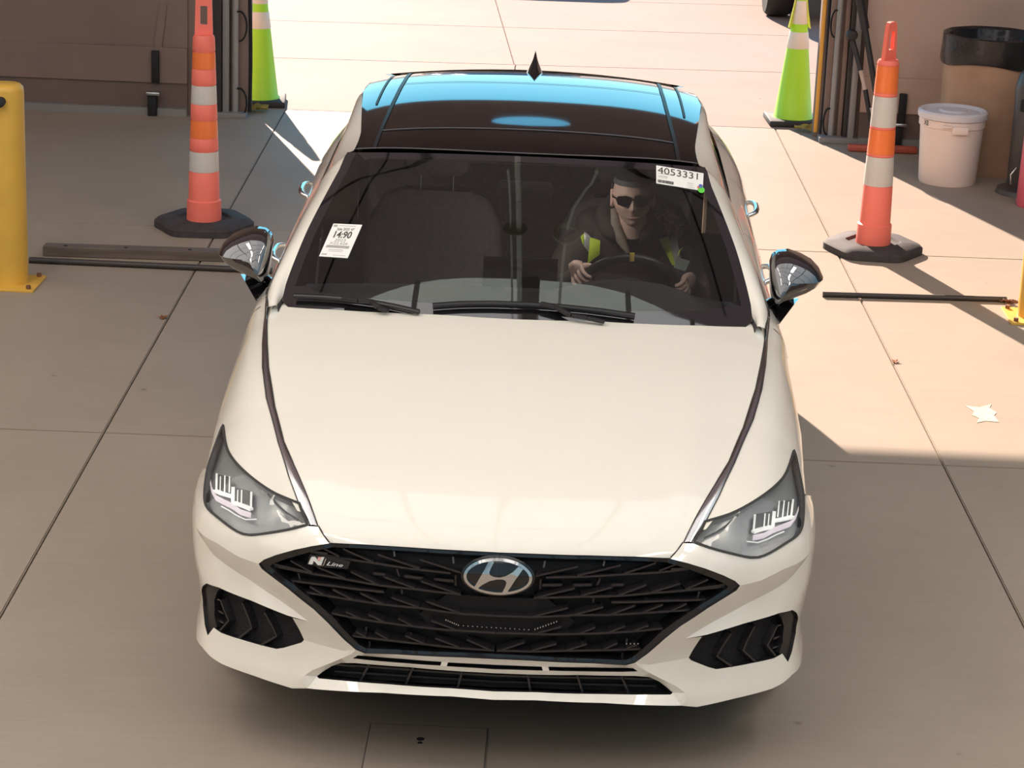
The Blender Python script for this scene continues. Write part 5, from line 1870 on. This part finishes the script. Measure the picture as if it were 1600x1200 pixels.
MB().tube([HM @ Vector((-.008, -.102, .012)), HM @ Vector((0, -.107, .014)), HM @ Vector((.008, -.102, .012))], .003, 6).build('sunglass_bridge', M['shades'], person, 60)
# collar, scarf lining and fur-edged hood lying on the shoulders
def off(v): return Vector(v) - PO_
col = [off((.388 + .092 * math.sin(a), 2.53 - .085 * math.cos(a), 1.082 - .050 * math.cos(a))) for a in np.linspace(.35, 2 * math.pi - .35, 20)]
MB().tube(col, [.026] + [.038] * 18 + [.026], 10).build('collar', M['jacket'], person, 60)
MB().tube([off(p) for p in ((.325, 2.47, 1.13), (.335, 2.45, 1.08), (.358, 2.43, 1.02), (.388, 2.42, .975))], [.012, .018, .018, .008], 8).build('scarf', M['jacket_lining'], person, 60)
hood_b = [off((.385 + .15 * math.sin(a), 2.62 - .10 * math.cos(a) , 1.055 + .02 * math.sin(a * 1.0))) for a in np.linspace(.9, 2 * math.pi - .9, 18)]
MB().tube(hood_b, [.03] + [.05] * 16 + [.03], 10).build('hood', M['jacket'], person, 60)
rnd = random.Random(3)
fur = [off((x, y, z)) for x, y, z in ((.50, 2.50, 1.115), (.525, 2.50, 1.10), (.545, 2.505, 1.08), (.555, 2.51, 1.055))]
fb = MB().tube(fur, [.018, .026, .026, .016], 10)
for i in range(140):
    k = rnd.random() * 2.99; i0 = int(k); p = fur[i0].lerp(fur[i0 + 1], k - i0)
    d = Vector((rnd.uniform(-1, 1), rnd.uniform(-1, .4), rnd.uniform(-1, 1))).normalized()
    fb.tube([p + d * .015, p + d * .046 + Vector((0, 0, -.006))], [.004, .0008], 4)
fb.build('fur_trim', M['fur_brown'], person, 60)
# reflective bands, laid on the jacket where they show
tv_ = [tuple(v.co + PO_) for v in torso.data.vertices]; tf_ = [tuple(p.vertices) for p in torso.data.polygons]
ttree = BVHTree.FromPolygons(tv_, tf_)
def on_body(x, y, lift=.006):
    o, r = cam_ray(x, y)
    h = ttree.ray_cast(Vector(o), Vector(r))
    if h[0] is None: h = ttree.find_nearest(Vector(o + r * 8.7))
    return np.array(h[0] - Vector(r) * lift - PO_)
def band(name, poly, m):
    (x0, y0), (x1, y1), (x2, y2), (x3, y3) = poly
    n = 10
    A = np.array([on_body(x0 + (x3 - x0) * t, y0 + (y3 - y0) * t) for t in np.linspace(0, 1, n)])
    B = np.array([on_body(x1 + (x2 - x1) * t, y1 + (y2 - y1) * t) for t in np.linspace(0, 1, n)])
    MB().grid(np.array([A, (A + B) / 2 + [0, -.004, .002], B])).build(name, m, person, 60)
band('lime_band', [(922, 371), (938, 376), (937, 398), (918, 412)], M['vest_lime'])
band('grey_band', [(913, 362), (923, 370), (920, 395), (912, 384)], M['vest_grey'])
band('lime_band', [(907, 370), (913, 364), (913, 386), (910, 380)], M['vest_lime'])
band('lime_band', [(1030, 374), (1045, 368), (1056, 418), (1050, 414)], M['vest_lime'])
band('grey_band', [(1045, 367), (1056, 366), (1064, 402), (1055, 418)], M['vest_grey'])
band('lime_band', [(1060, 392), (1067, 386), (1062, 396), (1059, 402)], M['vest_lime'])
# name card hanging from the jacket
cpx = [(1057, 402), (1078, 408), (1071, 424), (1053, 418)]
cd = [Vector(at_depth(x, y, 2.33)) - PO_ for x, y in cpx]
mb = MB(); a = [mb.bm.verts.new(p) for p in cd]; b_ = [mb.bm.verts.new(p + Vector((0, .003, 0))) for p in cd]
mb.bm.faces.new(a); mb.bm.faces.new(b_[::-1])
for k in range(4): mb.bm.faces.new((a[k], a[(k + 1) % 4], b_[(k + 1) % 4], b_[k]))
mb.build('name_card', M['badge_card'], person, 0)
# hands: palm, four fingers and a thumb closed round the rim
SWC_ = SWC
def hand(name, H, sgn):
    """H: middle of the grip on the rim; fingers wrap over the front (camera side) of the rim"""
    c = H - SWC_
    radial = (swx * c.dot(swx) + swy * c.dot(swy)).normalized()
    rim_p = SWC_ + radial * .183
    tang = swz.cross(radial).normalized()           # along the rim
    nrm = swz                                        # towards the driver or away
    if nrm.y > 0: nrm = -nrm                         # towards the camera
    R = .026
    V, E, Rd = [], [], []
    def add(p, r, link=None):
        V.append(p); Rd.append(r)
        if link is not None: E.append((link, len(V) - 1))
        return len(V) - 1
    def ring(a, t, rr=R):
        return rim_p + (radial * math.cos(a) - nrm * math.sin(a)) * rr + tang * t
    wrist = rim_p + radial * .055 - nrm * .060
    w0 = add(wrist, (.024, .019))
    palm = add(rim_p + radial * .034 - nrm * .028, (.034, .018), w0)
    o = None
    for k, (t, ln) in enumerate(((-.030, .92), (-.010, 1.0), (.010, .97), (.029, .82))):
        b0 = add(ring(.55, t, R + .004), .0105, palm)
        b1 = add(ring(-.35, t * 1.02, R), .0095, b0)
        b2 = add(ring(-.35 - 1.1 * ln, t * 1.02, R), .0085, b1)
        b3 = add(ring(-.35 - 1.9 * ln, t * 1.02, R), .0070, b2)
    t0 = add(ring(1.5, -.036, R + .006), .0115, palm)
    t1 = add(ring(2.2, -.044, R), .0100, t0)
    t2 = add(ring(2.9, -.036, R), .0080, t1)
    return skin_mesh(name, V, E, Rd, M['skin'], person, root=1, sub=1)
hand('hand', HL, -1); hand('hand', HR, 1)
for H in (HL, HR):
    e = H + Vector((.006, .062, -.026)) - PO_
    MB().tube([e + Vector((.004, .02, -.01)), e + Vector((-.002, -.012, .006))], [.047, .044], 14).build('cuff', M['jacket'], person, 60)
# ------------------------------------------------------------------ stickers on the glass
def glass_quad(px4, d=.002):
    out = []
    for x, y in px4:
        uv = shield.hit(x, y, d)
        if x < 795: uv = uv * [-1, 1]
        out.append(uv)
    return np.array(out)
def qmap(q, V):
    V = np.asarray(V, float); x, y = V[:, :1], V[:, 1:]
    return (q[0] * (1 - x) + q[1] * x) * (1 - y) + (q[3] * (1 - x) + q[2] * x) * y
def sticker(name, label, px4, texts, bars, dots):
    """px4: lower-left, lower-right, upper-right, upper-left"""
    q = glass_quad(px4, .003)
    ctr = shield.ev([q.mean(0)], .003)[0][0]
    st = empty(name, tuple(ctr), label, 'sticker')
    def put(nm, V, F, m, d):
        P, N = shield.ev(qmap(q, V), d)
        return mk(nm, P - ctr, F, m, st, False)
    n = 6
    g = [(i / n, j / n) for i in range(n + 1) for j in range(n + 1)]
    F = [(i * (n + 1) + j, (i + 1) * (n + 1) + j, (i + 1) * (n + 1) + j + 1, i * (n + 1) + j + 1) for i in range(n) for j in range(n)]
    nb = len(g)
    P0, N0 = shield.ev(qmap(q, g), .0025); P1, _ = shield.ev(qmap(q, g), .0012)
    V = list(P0 - ctr) + list(P1 - ctr)
    edge = [j for j in range(n + 1)] + [i * (n + 1) + n for i in range(1, n + 1)] + [n * (n + 1) + j for j in range(n - 1, -1, -1)] + [i * (n + 1) for i in range(n - 1, 0, -1)]
    F2 = F + [tuple(k + nb for k in f[::-1]) for f in F] + [(edge[k], edge[(k + 1) % len(edge)], edge[(k + 1) % len(edge)] + nb, edge[k] + nb) for k in range(len(edge))]
    mk('paper', V, F2, M['paper_white'], st, False)
    for s, (x0, y0, x1, y1), m, bold in texts:
        tv, tf = text_mesh(s, bold)
        put('print', np.c_[x0 + (x1 - x0) * tv[:, 0], y0 + (y1 - y0) * tv[:, 1]], tf, M[m], .0034)
    for (x0, y0, x1, y1), m in bars:
        put('print', [(x0, y0), (x1, y0), (x1, y1), (x0, y1)], [(0, 1, 2, 3)], M[m], .0033)
    for cx, cy, rx_, ry_, m in dots:
        k = 20
        put('dot', [(cx + rx_ * math.cos(2 * math.pi * i / k), cy + ry_ * math.sin(2 * math.pi * i / k)) for i in range(k)], [tuple(range(k))], M[m], .0042)
    return st
bc = []
rnd = random.Random(4)
x = .10
while x < .90:
    w = rnd.choice([.008, .012, .018]); bc.append(((x, .27, x + w, .345), 'ink_grey')); x += w + rnd.choice([.004, .007])
sticker('price_sticker', 'white portrait sticker reading 14:90 low on the passenger side of the windshield', [(498.5, 400), (543, 403), (566, 351), (521, 349)],
        [('Sale 2025 47', (.22, .80, .80, .875), 'ink_dark', 0.0), ('14:90', (.20, .565, .80, .775), 'ink_dark', .02), ('2023', (.30, .465, .68, .54), 'ink_grey', 0), ('X22,626', (.16, .36, .80, .445), 'ink_grey', 0),
         ('HYMF', (.06, .045, .24, .085), 'ink_dark', 0)],
        bc + [((.22, .21, .74, .222), 'ink_grey'), ((.24, .165, .74, .175), 'ink_grey'), ((.46, .05, .9, .06), 'ink_grey'), ((.05, .90, .18, .965), 'ink_grey'), ((.24, .935, .80, .945), 'ink_grey')], [])
lines2 = [((.04, .56, .30, .58), 'ink_grey'), ((.66, .28, .80, .30), 'ink_grey'), ((.66, .17, .80, .185), 'ink_grey'), ((.66, .06, .82, .075), 'ink_grey')]
x = .03
while x < .36:
    w = rnd.choice([.006, .010, .014]); lines2.append(((x, .06, x + w, .22), 'ink_dark')); x += w + rnd.choice([.004, .006])
sticker('lot_sticker', 'white landscape sticker reading 4053331 at the upper driver side of the windshield', [(1025.5, 286), (1098, 298), (1099.5, 270.6), (1025.5, 258)],
        [('4053331', (.03, .56, .88, .93), 'ink_dark', .0), ('HYMF', (.05, .32, .24, .46), 'ink_grey', 0)], lines2,
        [(.95, .22, .045, .11, 'dot_blue'), (.90, .13, .025, .07, 'dot_red'), (.965, .02, .075, .17, 'dot_green')])

# ------------------------------------------------------------------ channelizer cones
mat('cone_orange', (0.93, 0.20, 0.145), 0.5)
mat('cone_band_orange', (0.90, 0.20, 0.05), 0.35)
mat('cone_band_white', (0.62, 0.58, 0.54), 0.4, bump=.3, bscale=120)
mat('rubber_base', (0.045, 0.038, 0.040), 0.8, noise=.25, nscale=25)
def channelizer(name, loc, rz, label, bands, handle_rz=0.0, taper=.036):
    c = empty(name, loc, label, 'traffic cone', None, rz)
    hexa = [(.285 * math.cos(math.pi / 6 * 0 + k * math.pi / 3), .30 * math.sin(k * math.pi / 3)) for k in range(6)]
    mb = MB()
    rings = []
    for s, z in ((1.0, 0.0), (1.0, .035), (.93, .052), (.56, .060), (.52, .048), (.36, .048)):
        rings.append([mb.bm.verts.new((x * s, y * s, z)) for x, y in (rounded(hexa, .05, 3))])
    n = len(rings[0])
    for A, B in zip(rings, rings[1:]):
        for k in range(n): mb.bm.faces.new((A[k], A[(k + 1) % n], B[(k + 1) % n], B[k]))
    mb.bm.faces.new(rings[-1]); mb.bm.faces.new(rings[0][::-1])
    mb.build('rubber_base', M['rubber_base'], c, 40)
    R = lambda z: .092 - .033 * (z / 1.06)
    prof = [(R(0) + .004, .045), (R(.15) + .006, .155), (R(.16) - .002, .162)]
    for z0, z1, m in sorted(bands):
        prof += [(R(z0 - .008), z0 - .008), (R(z0) - .004, z0), (R(z1) - .004, z1), (R(z1 + .008), z1 + .008)]
    prof += [(R(1.05), 1.045), (R(1.06) - .006, 1.06), (.0001, 1.062)]
    MB().lathe(prof, n=32).build('cone_body', M['cone_orange'], c, 35)
    for z0, z1, m in bands:
        MB().lathe([(R(z0) - .001, z0), (R(z0) - .0005, z0 + .004), (R(z1) - .0005, z1 - .004), (R(z1) - .001, z1)], n=32).build('reflective_band', M[m], c, 60)
    # flat loop handle
    outer = [(-.048, 1.05), (-.5 * (.046 + taper), 1.20), (-taper, 1.265), (taper, 1.265), (.5 * (.046 + taper), 1.20), (.048, 1.05)]
    inner = [(-.020, 1.115), (-.020, 1.215), (.020, 1.215), (.020, 1.115)]
    pts, tri, loops = cdt(rounded(outer, .02), [rounded(inner, .006)], .03)
    V = [(p[0], -.013, p[1]) for p in pts] + [(p[0], .013, p[1]) for p in pts]
    n = len(pts)
    F = [tuple(t) for t in tri] + [tuple(t[::-1] + n) for t in tri]
    for l in loops:
        for k in range(len(l)): F.append((l[k], l[(k + 1) % len(l)], l[(k + 1) % len(l)] + n, l[k] + n))
    mk('handle', V, F, M['cone_orange'], c, False).rotation_euler = (0, 0, handle_rz)
    MB().lathe([(.0001, .02), (.012, .016), (.016, 0)], c=(0, 0, 1.06), n=14).build('handle_peg', M['cone_orange'], c, 50)
    return c
pL = at_floor(319, 355); pR = at_floor(1363, 392)
channelizer('channelizer_cone', (pL[0], pL[1], 0), .05, 'tall orange and white post cone in the shade on the left, on black rubber base',
            ((.32, .43, 'cone_band_white'), (.505, .60, 'cone_band_orange'), (.69, .79, 'cone_band_white'), (.88, .97, 'cone_band_orange')), 0.0, .042)
channelizer('channelizer_cone', (pR[0], pR[1], 0), -.10, 'tall orange and white post cone standing in sunlight right of the car',
            ((.375, .535, 'cone_band_white'), (.70, .865, 'cone_band_white'), (.55, .685, 'cone_band_orange'), (.885, 1.03, 'cone_band_orange')), math.radians(48), .030)

# ------------------------------------------------------------------ lime cones at the doorway
mat('lime', (0.42, 0.80, 0.03), 0.45)
mat('lime_band', (0.80, 0.72, 0.62), 0.35)
mat('cone_foot', (0.03, 0.029, 0.03), 0.7)
def lime_cone(loc, rz, label):
    c = empty('traffic_cone', loc, label, 'traffic cone', None, rz)
    MB().box((0, 0, .022), (.37, .37, .044), bevel=.012).build('cone_foot', M['cone_foot'], c, 40)
    R = lambda z: .138 - .108 * z / .92
    MB().lathe([(R(.04) + .014, .044), (R(.05), .062), (R(.30), .30), (R(.52) , .52), (R(.9), .90), (R(.92), .915), (.018, .918), (.018, .90)], n=32).build('cone_body', M['lime'], c, 50)
    for z0, z1 in ((.53, .645), (.70, .86)):
        MB().lathe([(R(z0) + .0005, z0), (R(z0) + .003, z0 + .004), (R(z1) + .003, z1 - .004), (R(z1) + .0005, z1)], n=32).build('reflective_band', M['lime_band'], c, 60)
    return c
gl_ = at_floor(405, 161); gr_ = at_floor(1238, 192)
lime_cone((gl_[0], gl_[1], 0), .1, 'lime green cone half hidden behind the left door edge')
lc2 = lime_cone((gr_[0], gr_[1], 0), .06, 'lime green cone with yellow wrap beside the right door edge')
mat('yellow_wrap', (0.80, 0.78, 0.08), 0.6)
for a0, a1 in ((2.5, 3.7), (-.6, .5)):
    mb = MB().grid(np.array([[((.138 - .108 * z / .92 + .007 + .010 * k) * math.cos(t), (.138 - .108 * z / .92 + .007 + .010 * k) * math.sin(t), z) for t in np.linspace(a0, a1, 8)] for k, z in ((0, .88), (.3, .80), (1, .70), (1.2, .67))]))
    bmesh.ops.solidify(mb.bm, geom=mb.bm.faces[:], thickness=.003)
    mb.build('yellow_wrap', M['yellow_wrap'], lc2, 60)

# ------------------------------------------------------------------ bollards, floor poles, beam
mat('bollard_yellow', (0.72, 0.42, 0.065), 0.45, noise=.08, nscale=6)
mat('rust', (0.20, 0.09, 0.05), 0.8)
def bollard(x, y, label):
    b = empty('bollard', (x, y, 0), label, 'bollard')
    MB().lathe([(.0001, 1.0), (.075, 1.0), (.090, .985), (.092, .97), (.092, .012)], n=36).build('post', M['bollard_yellow'], b, 50)
    MB().box((0, 0, .006), (.30, .30, .012), bevel=.002).build('base_plate', M['bollard_yellow'], b, 0)
    for dx in (-.12, .12):
        for dy in (-.12, .12):
            MB().lathe([(.0001, .03), (.012, .03), (.012, .012)], c=(dx, dy, 0), n=6).build('anchor_bolt', M['rust'], b, 0)
    return b
q = at_floor(44, 450)
bl = bollard(q[0] - .105, q[1] + .06, 'yellow steel bollard at the left edge with a black knob near its top')
MB().lathe([(.022, 0), (.024, -.02), (.024, -.045), (.015, -.055), (.0001, -.056)], c=(.005, -.09, .93), n=18, axis='y').build('rubber_knob', M['tyre_rubber'], bl, 50)
MB().tube([(-.01, -.10, .91), (-.03, -.115, .86), (-.02, -.10, .82)], .006, 6).build('hook', M['satin_chrome'], bl, 60)
q = at_floor(1592, 500)
bollard(q[0] + .092, q[1] + .05, 'yellow steel bollard in sunlight at the right edge')
mat('pole_dark', (0.045, 0.036, 0.034), 0.5)
mat('beam_wood', (0.13, 0.098, 0.082), 0.8, noise=.25, nscale=10, stretch=(.3, 4, 4))
def floor_pole(a, b, label, r):
    a, b = at_floor(*a), at_floor(*b)
    c = (a + b) / 2
    o = MB().tube([Vector(a - c) + Vector((0, 0, r)), Vector(b - c) + Vector((0, 0, r))], r, 10).build('floor_pole', M['pole_dark'], None, 60)
    o.location = c
    return tag(o, label, 'pole')
floor_pole((46, 411), (425, 428), 'dark round pole lying on the floor in front of the wooden beam', .016)
fp = floor_pole((1285, 464), (1572, 472), 'dark round pole lying in sunlight towards the right bollard', .014)
q = at_floor(1576, 474)
ch = empty('chain_end', (q[0], q[1], 0), 'short rusty chain bundle at the end of the right floor pole', 'chain')
for k in range(6):
    a = k * 1.05
    cx, cy = .025 * math.cos(a) * (k % 3), .02 * math.sin(a) * (k % 2 + .5)
    MB().tube([(cx + .018 * math.cos(t), cy + .010 * math.sin(t), .006 + .006 * (k // 2) + .004 * math.sin(t + k)) for t in np.linspace(0, 2 * math.pi, 12, endpoint=False)], .0045, 6, closed=True).build('chain_link', M['rust'], ch, 60)
a, b = at_floor(66, 402), at_floor(352, 411)
bm_ = empty('timber_beam', tuple((a + b) / 2), 'weathered timber beam on the floor between left bollard and orange cone', 'beam')
L_ = np.linalg.norm(b - a); bm_.rotation_euler = (0, 0, math.atan2(b[1] - a[1], b[0] - a[0]))
MB().box((0, .06, .027), (L_, .09, .052), bevel=.004).build('beam_body', M['beam_wood'], bm_, 0)
for t in (-.38, -.05, .3):
    MB().lathe([(.0001, .0545), (.010, .0545), (.012, .052)], c=(t * L_, .05, 0), n=10).build('beam_bolt', M['backing_black'], bm_, 0)

# ------------------------------------------------------------------ bins by the right door leaf
mat('drum_tan', (0.40, 0.245, 0.155), 0.75, noise=.12, nscale=5)
mat('liner_black', (0.016, 0.015, 0.017), 0.3, bump=.4, bscale=25)
mat('bucket_white', (0.84, 0.68, 0.60), 0.5)
mat('lid_white', (0.70, 0.66, 0.68), 0.35)
mat('ash_dark', (0.075, 0.066, 0.066), 0.4)
mat('pink_red', (0.75, 0.13, 0.17), 0.45)
q = at_floor(1534, 264)
dm = empty('drum_bin', (q[0], q[1], 0), 'large tan drum bin with a black liner folded over its rim', 'bin')
MB().lathe([(.285, 0), (.29, .02), (.315, .84), (.30, .84), (.275, .04), (.0001, .04)], n=40, cap0=True).build('drum_body', M['drum_tan'], dm, 40)
pr = []
for k, (r, z) in enumerate(((.322, .70), (.330, .72), (.326, .80), (.328, .872), (.312, .880), (.290, .865), (.262, .55), (.18, .35), (.0001, .32))):
    pr.append([( (r + .004 * math.sin(9 * a + k)) * math.cos(a), (r + .004 * math.sin(9 * a + k)) * math.sin(a), z + (.018 * math.sin(3 * a + 1) if k < 2 else 0)) for a in np.linspace(0, 2 * math.pi, 49)])
MB().grid(np.array(pr)).build('bin_liner', M['liner_black'], dm, 50)
q = at_floor(1479, 284)
bk = empty('white_bucket', (q[0], q[1], 0), 'white lidded plastic bucket standing in front of the tan drum bin', 'bucket')
MB().lathe([(.172, 0), (.178, .012), (.196, .36), (.205, .365), (.205, .41), (.198, .415), (.198, .43)], n=40, cap0=True).build('bucket_body', M['bucket_white'], bk, 40)
MB().lathe([(.214, .415), (.217, .43), (.217, .45), (.205, .462), (.185, .458), (.17, .448), (.09, .452), (.08, .462), (.0001, .463)], n=40).build('bucket_lid', M['lid_white'], bk, 35)
MB().box((.02, -.205, .365), (.10, .03, .05), bevel=.006).build('bucket_handle', M['bucket_white'], bk, 30)
MB().box((-.06, -.205, .385), (.06, .02, .016), bevel=.004).build('bucket_handle', M['bucket_white'], bk, 30)
tv, tf = text_mesh('BRUTE'[:0] or 'XE', .02)
P = [(-.198 * math.sin(a), -.198 * math.cos(a), z) for a, z in [(1.15 - .22 * v[0], .375 + .03 * v[1]) for v in tv]]
mk('bucket_print', [(p[0] * 1.04, p[1] * 1.04, p[2]) for p in P], tf, M['ink_dark'], bk, False)
q = at_floor(1604, 302)
ab = empty('ash_bin', (q[0], q[1], 0), 'dark grey round ash bin with domed top at the right edge', 'bin')
MB().lathe([(.0001, .05), (.14, .045), (.185, .03), (.195, .0)], n=36).build('bin_base', M['ash_dark'], ab, 40)
MB().lathe([(.12, .045), (.128, .06), (.128, .60), (.0001, .60)], n=32).build('bin_body', M['ash_dark'], ab, 40)
MB().lathe([(.132, .60), (.132, .66), (.115, .74), (.07, .775), (.0001, .785)], n=32).build('bin_dome', M['ash_dark'], ab, 50)
MB().box((-.085, -.095, .56), (.055, .02, .075), Matrix.Rotation(math.radians(-42), 3, 'Z'), bevel=.008).build('ash_slot', M['backing_black'], ab, 30)
MB().tube([(-.10, -.11, .18), (-.135, -.13, .14), (-.125, -.12, .08)], .005, 6).build('wire_clip', M['satin_chrome'], ab, 60)
q = at_floor(1611, 322)
pk_ = empty('pink_can', (q[0], q[1], 0), 'pinkish red plastic can in the sun at the right edge', 'can')
MB().lathe([(.0001, .0), (.085, .0), (.092, .012), (.085, .42), (.06, .47), (.03, .49), (.028, .53), (.0001, .53)], n=28).build('can_body', M['pink_red'], pk_, 40)
MB().tube([(-.03, -.04, .47), (-.075, -.075, .50), (-.095, -.085, .44), (-.090, -.08, .36)], .006, 8).build('can_wire_handle', M['satin_chrome'], pk_, 60)

# ------------------------------------------------------------------ brooms leaning beside the right door leaf
mat('broom_black', (0.02, 0.018, 0.018), 0.5)
mat('broom_red', (0.42, 0.08, 0.05), 0.6)
mat('handle_wood', (0.55, 0.40, 0.33), 0.6)
def pole_px(a, b, Ya, Yb, r, name, m, parent, org):
    A, B = Vector(at_depth(*a, Ya)) - org, Vector(at_depth(*b, Yb)) - org
    MB().tube([A, B], r, 10).build(name, m, parent, 60)
q = at_floor(1385, 224)
org = Vector((q[0], q[1], 0))
sq = empty('floor_squeegee', tuple(org), 'black handled floor squeegee leaning on the right door, its dark head on the floor', 'squeegee')
pole_px((1338, -30), (1352, 45), 9.62, 9.60, .030, 'grip', M['broom_black'], sq, org)
pole_px((1352, 45), (1372, 165), 9.60, 9.52, .020, 'pole', M['broom_black'], sq, org)
pole_px((1362, 168), (1372, 214), 9.50, 9.45, .014, 'lower_pole', M['handle_wood'], sq, org)
MB().box((.03, -.02, .05), (.34, .07, .10), bevel=.02).build('head', M['broom_black'], sq, 30)
br2 = empty('push_broom', tuple(org + Vector((-.02, .04, 0))), 'second thin black pole with pale lower end beside the squeegee', 'broom')
org2 = org + Vector((-.02, .04, 0))
pole_px((1329, 52), (1345, 110), 9.66, 9.60, .018, 'pole', M['broom_black'], br2, org2)
pole_px((1345, 110), (1352, 140), 9.60, 9.58, .015, 'pale_section', M['handle_wood'], br2, org2)
pole_px((1352, 140), (1364, 210), 9.58, 9.55, .017, 'pole', M['broom_black'], br2, org2)
MB().lathe([(.0001, .02), (.035, .015), (.04, 0), (.03, -.02), (.0001, -.022)], c=tuple(Vector(at_depth(1331, 55, 9.64)) - org2), n=16, axis='y').build('grip_cap', M['broom_black'], br2, 50)
q = at_floor(1378, 238)
rh_ = MB().box((0, 0, .025), (.46, .06, .045), bevel=.012).build('red_broom_head', M['broom_red'], None, 40)
rh_.location = (q[0], q[1], 0)
tag(rh_, 'red brush head lying on the floor behind the sunlit orange cone', 'brush')

# scraps on the floor
mat('leaf_brown', (0.42, 0.16, 0.06), 0.7)
mat('paint_pale', (0.60, 0.53, 0.38), 0.8, noise=.25, nscale=40)
mat('strap_yellow', (0.62, 0.42, 0.08), 0.7, noise=.3, nscale=30)
def leaf_scrap(px, label, s=.035):
    q = at_floor(*px)
    mb = MB()
    c = [(0, -1, 0), (.35, -.5, .25), (.9, -.2, .4), (.4, .1, .1), (.6, .8, .35), (0, .5, .1), (-.5, .9, .3), (-.35, .1, .1), (-.9, -.1, .35), (-.35, -.5, .2)]
    o_ = mb.bm.verts.new((0, 0, .004))
    vs = [mb.bm.verts.new((x * s, y * s, .003 + z * s * .5)) for x, y, z in c]
    for k in range(10): mb.bm.faces.new((o_, vs[k], vs[(k + 1) % 10]))
    bmesh.ops.solidify(mb.bm, geom=mb.bm.faces[:], thickness=.0012)
    o = mb.build('dry_leaf', M['leaf_brown'], None, 0)
    o.location = (q[0], q[1], .001)
    return tag(o, label, 'leaf')
leaf_scrap((255, 497), 'small brown dry leaf on the shaded floor left of the car')
leaf_scrap((1398, 566), 'small brown dry leaf on the sunlit joint right of the car', .03)
q = at_floor(1537, 649)
PP = [at_floor(x, y) - q for x, y in ((1507, 634), (1530, 637), (1549, 632), (1546, 638), (1557, 645), (1553, 650), (1561, 660), (1540, 658), (1526, 661), (1530, 654), (1519, 649), (1522, 643))]
pp = MB().prism([(p[0], p[1]) for p in PP], .0005, .002).build('paint_patch', M['paint_pale'], None, 0)
pp.location = (q[0], q[1], 0)
tag(pp, 'pale scuffed paint patch on the sunlit floor at right', 'paint mark')
def rag(px, label, seed, sx, sy):
    q = at_floor(*px)
    r = random.Random(seed)
    G = [[(x * sx, y * sy, .012 + .035 * r.random() + (.02 if abs(x) < .5 and abs(y) < .5 else 0)) for x in np.linspace(-1, 1, 7)] for y in np.linspace(-1, 1, 6)]
    mb = MB().grid(np.array(G))
    bmesh.ops.solidify(mb.bm, geom=mb.bm.faces[:], thickness=.006)
    o = mb.build('yellow_rag', M['strap_yellow'], None, 50)
    o.location = (q[0], q[1], 0)
    return tag(o, label, 'rag')
rag((396, 174), 'crumpled yellow rag on the floor at the left door jamb', 2, .10, .06)
rag((1262, 206), 'crumpled yellow rag on the floor at the right door jamb', 6, .09, .06)

# ------------------------------------------------------------------ two vehicles parked outside, mostly above the frame
mat('parked_grey', (0.20, 0.21, 0.24), 0.25, coat=.8)
mat('parked_white', (0.75, 0.75, 0.74), 0.25, coat=.8)
def parked(loc, rz, m, label):
    p = empty('parked_car', loc, label, 'car', None, rz)
    secs = [(0, .30, .62, .72), (.12, .24, .72, .86), (1.0, .24, .90, .90), (1.35, .24, .98, .90), (3.6, .24, 1.02, .90), (4.4, .26, 1.0, .86), (4.55, .34, .90, .76)]
    G = [[(w * math.copysign(abs(math.cos(a)) ** .35, math.cos(a)), y, z0 + (z1 - z0) * (.5 + .5 * math.copysign(abs(math.sin(a)) ** .5, math.sin(a)))) for a in np.linspace(0, 2 * math.pi, 29)] for y, z0, z1, w in secs]
    mb = MB().grid(np.array(G)); bmesh.ops.remove_doubles(mb.bm, verts=mb.bm.verts[:], dist=1e-5)
    bmesh.ops.holes_fill(mb.bm, edges=[e for e in mb.bm.edges if e.is_boundary], sides=0)
    mb.build('body', m, p, 50)
    MB().box((0, .01, .40), (1.1, .06, .14), bevel=.02).build('front_grille', M['black_plastic'], p, 30)
    for x in (-.52, .52): MB().box((x, .06, .60), (.28, .06, .10), bevel=.02).build('headlight', M['lamp_silver'], p, 30)
    cab = [(1.2, .98, .78), (1.95, 1.42, .62), (3.2, 1.44, .60), (4.1, 1.0, .74)]
    G = [[(w * k, y, .95 + (z - .95) * (1 - abs(k) ** 6)) for k in np.linspace(-1, 1, 15)] for y, z, w in cab]
    MB().grid(np.array(G)).build('cabin', M['gloss_black'], p, 50)
    for x in (-.78, .78):
        for y in (.75, 3.5):
            MB().lathe([(.0001, -.11), (.20, -.115), (.30, -.12), (.33, -.08), (.33, .08), (.30, .12), (.20, .115), (.0001, .11)], c=(x, y, .33), n=30, axis='x').build('tyre', M['tyre_rubber'], p, 40)
    return p
parked((-.55, 17.35, 0), .03, M['parked_grey'], 'grey car parked outside beyond the doorway, only its shadow in view')
parked((2.85, 14.95, 0), .03, M['parked_white'], 'pale car parked outside at right, only a tyre in view')
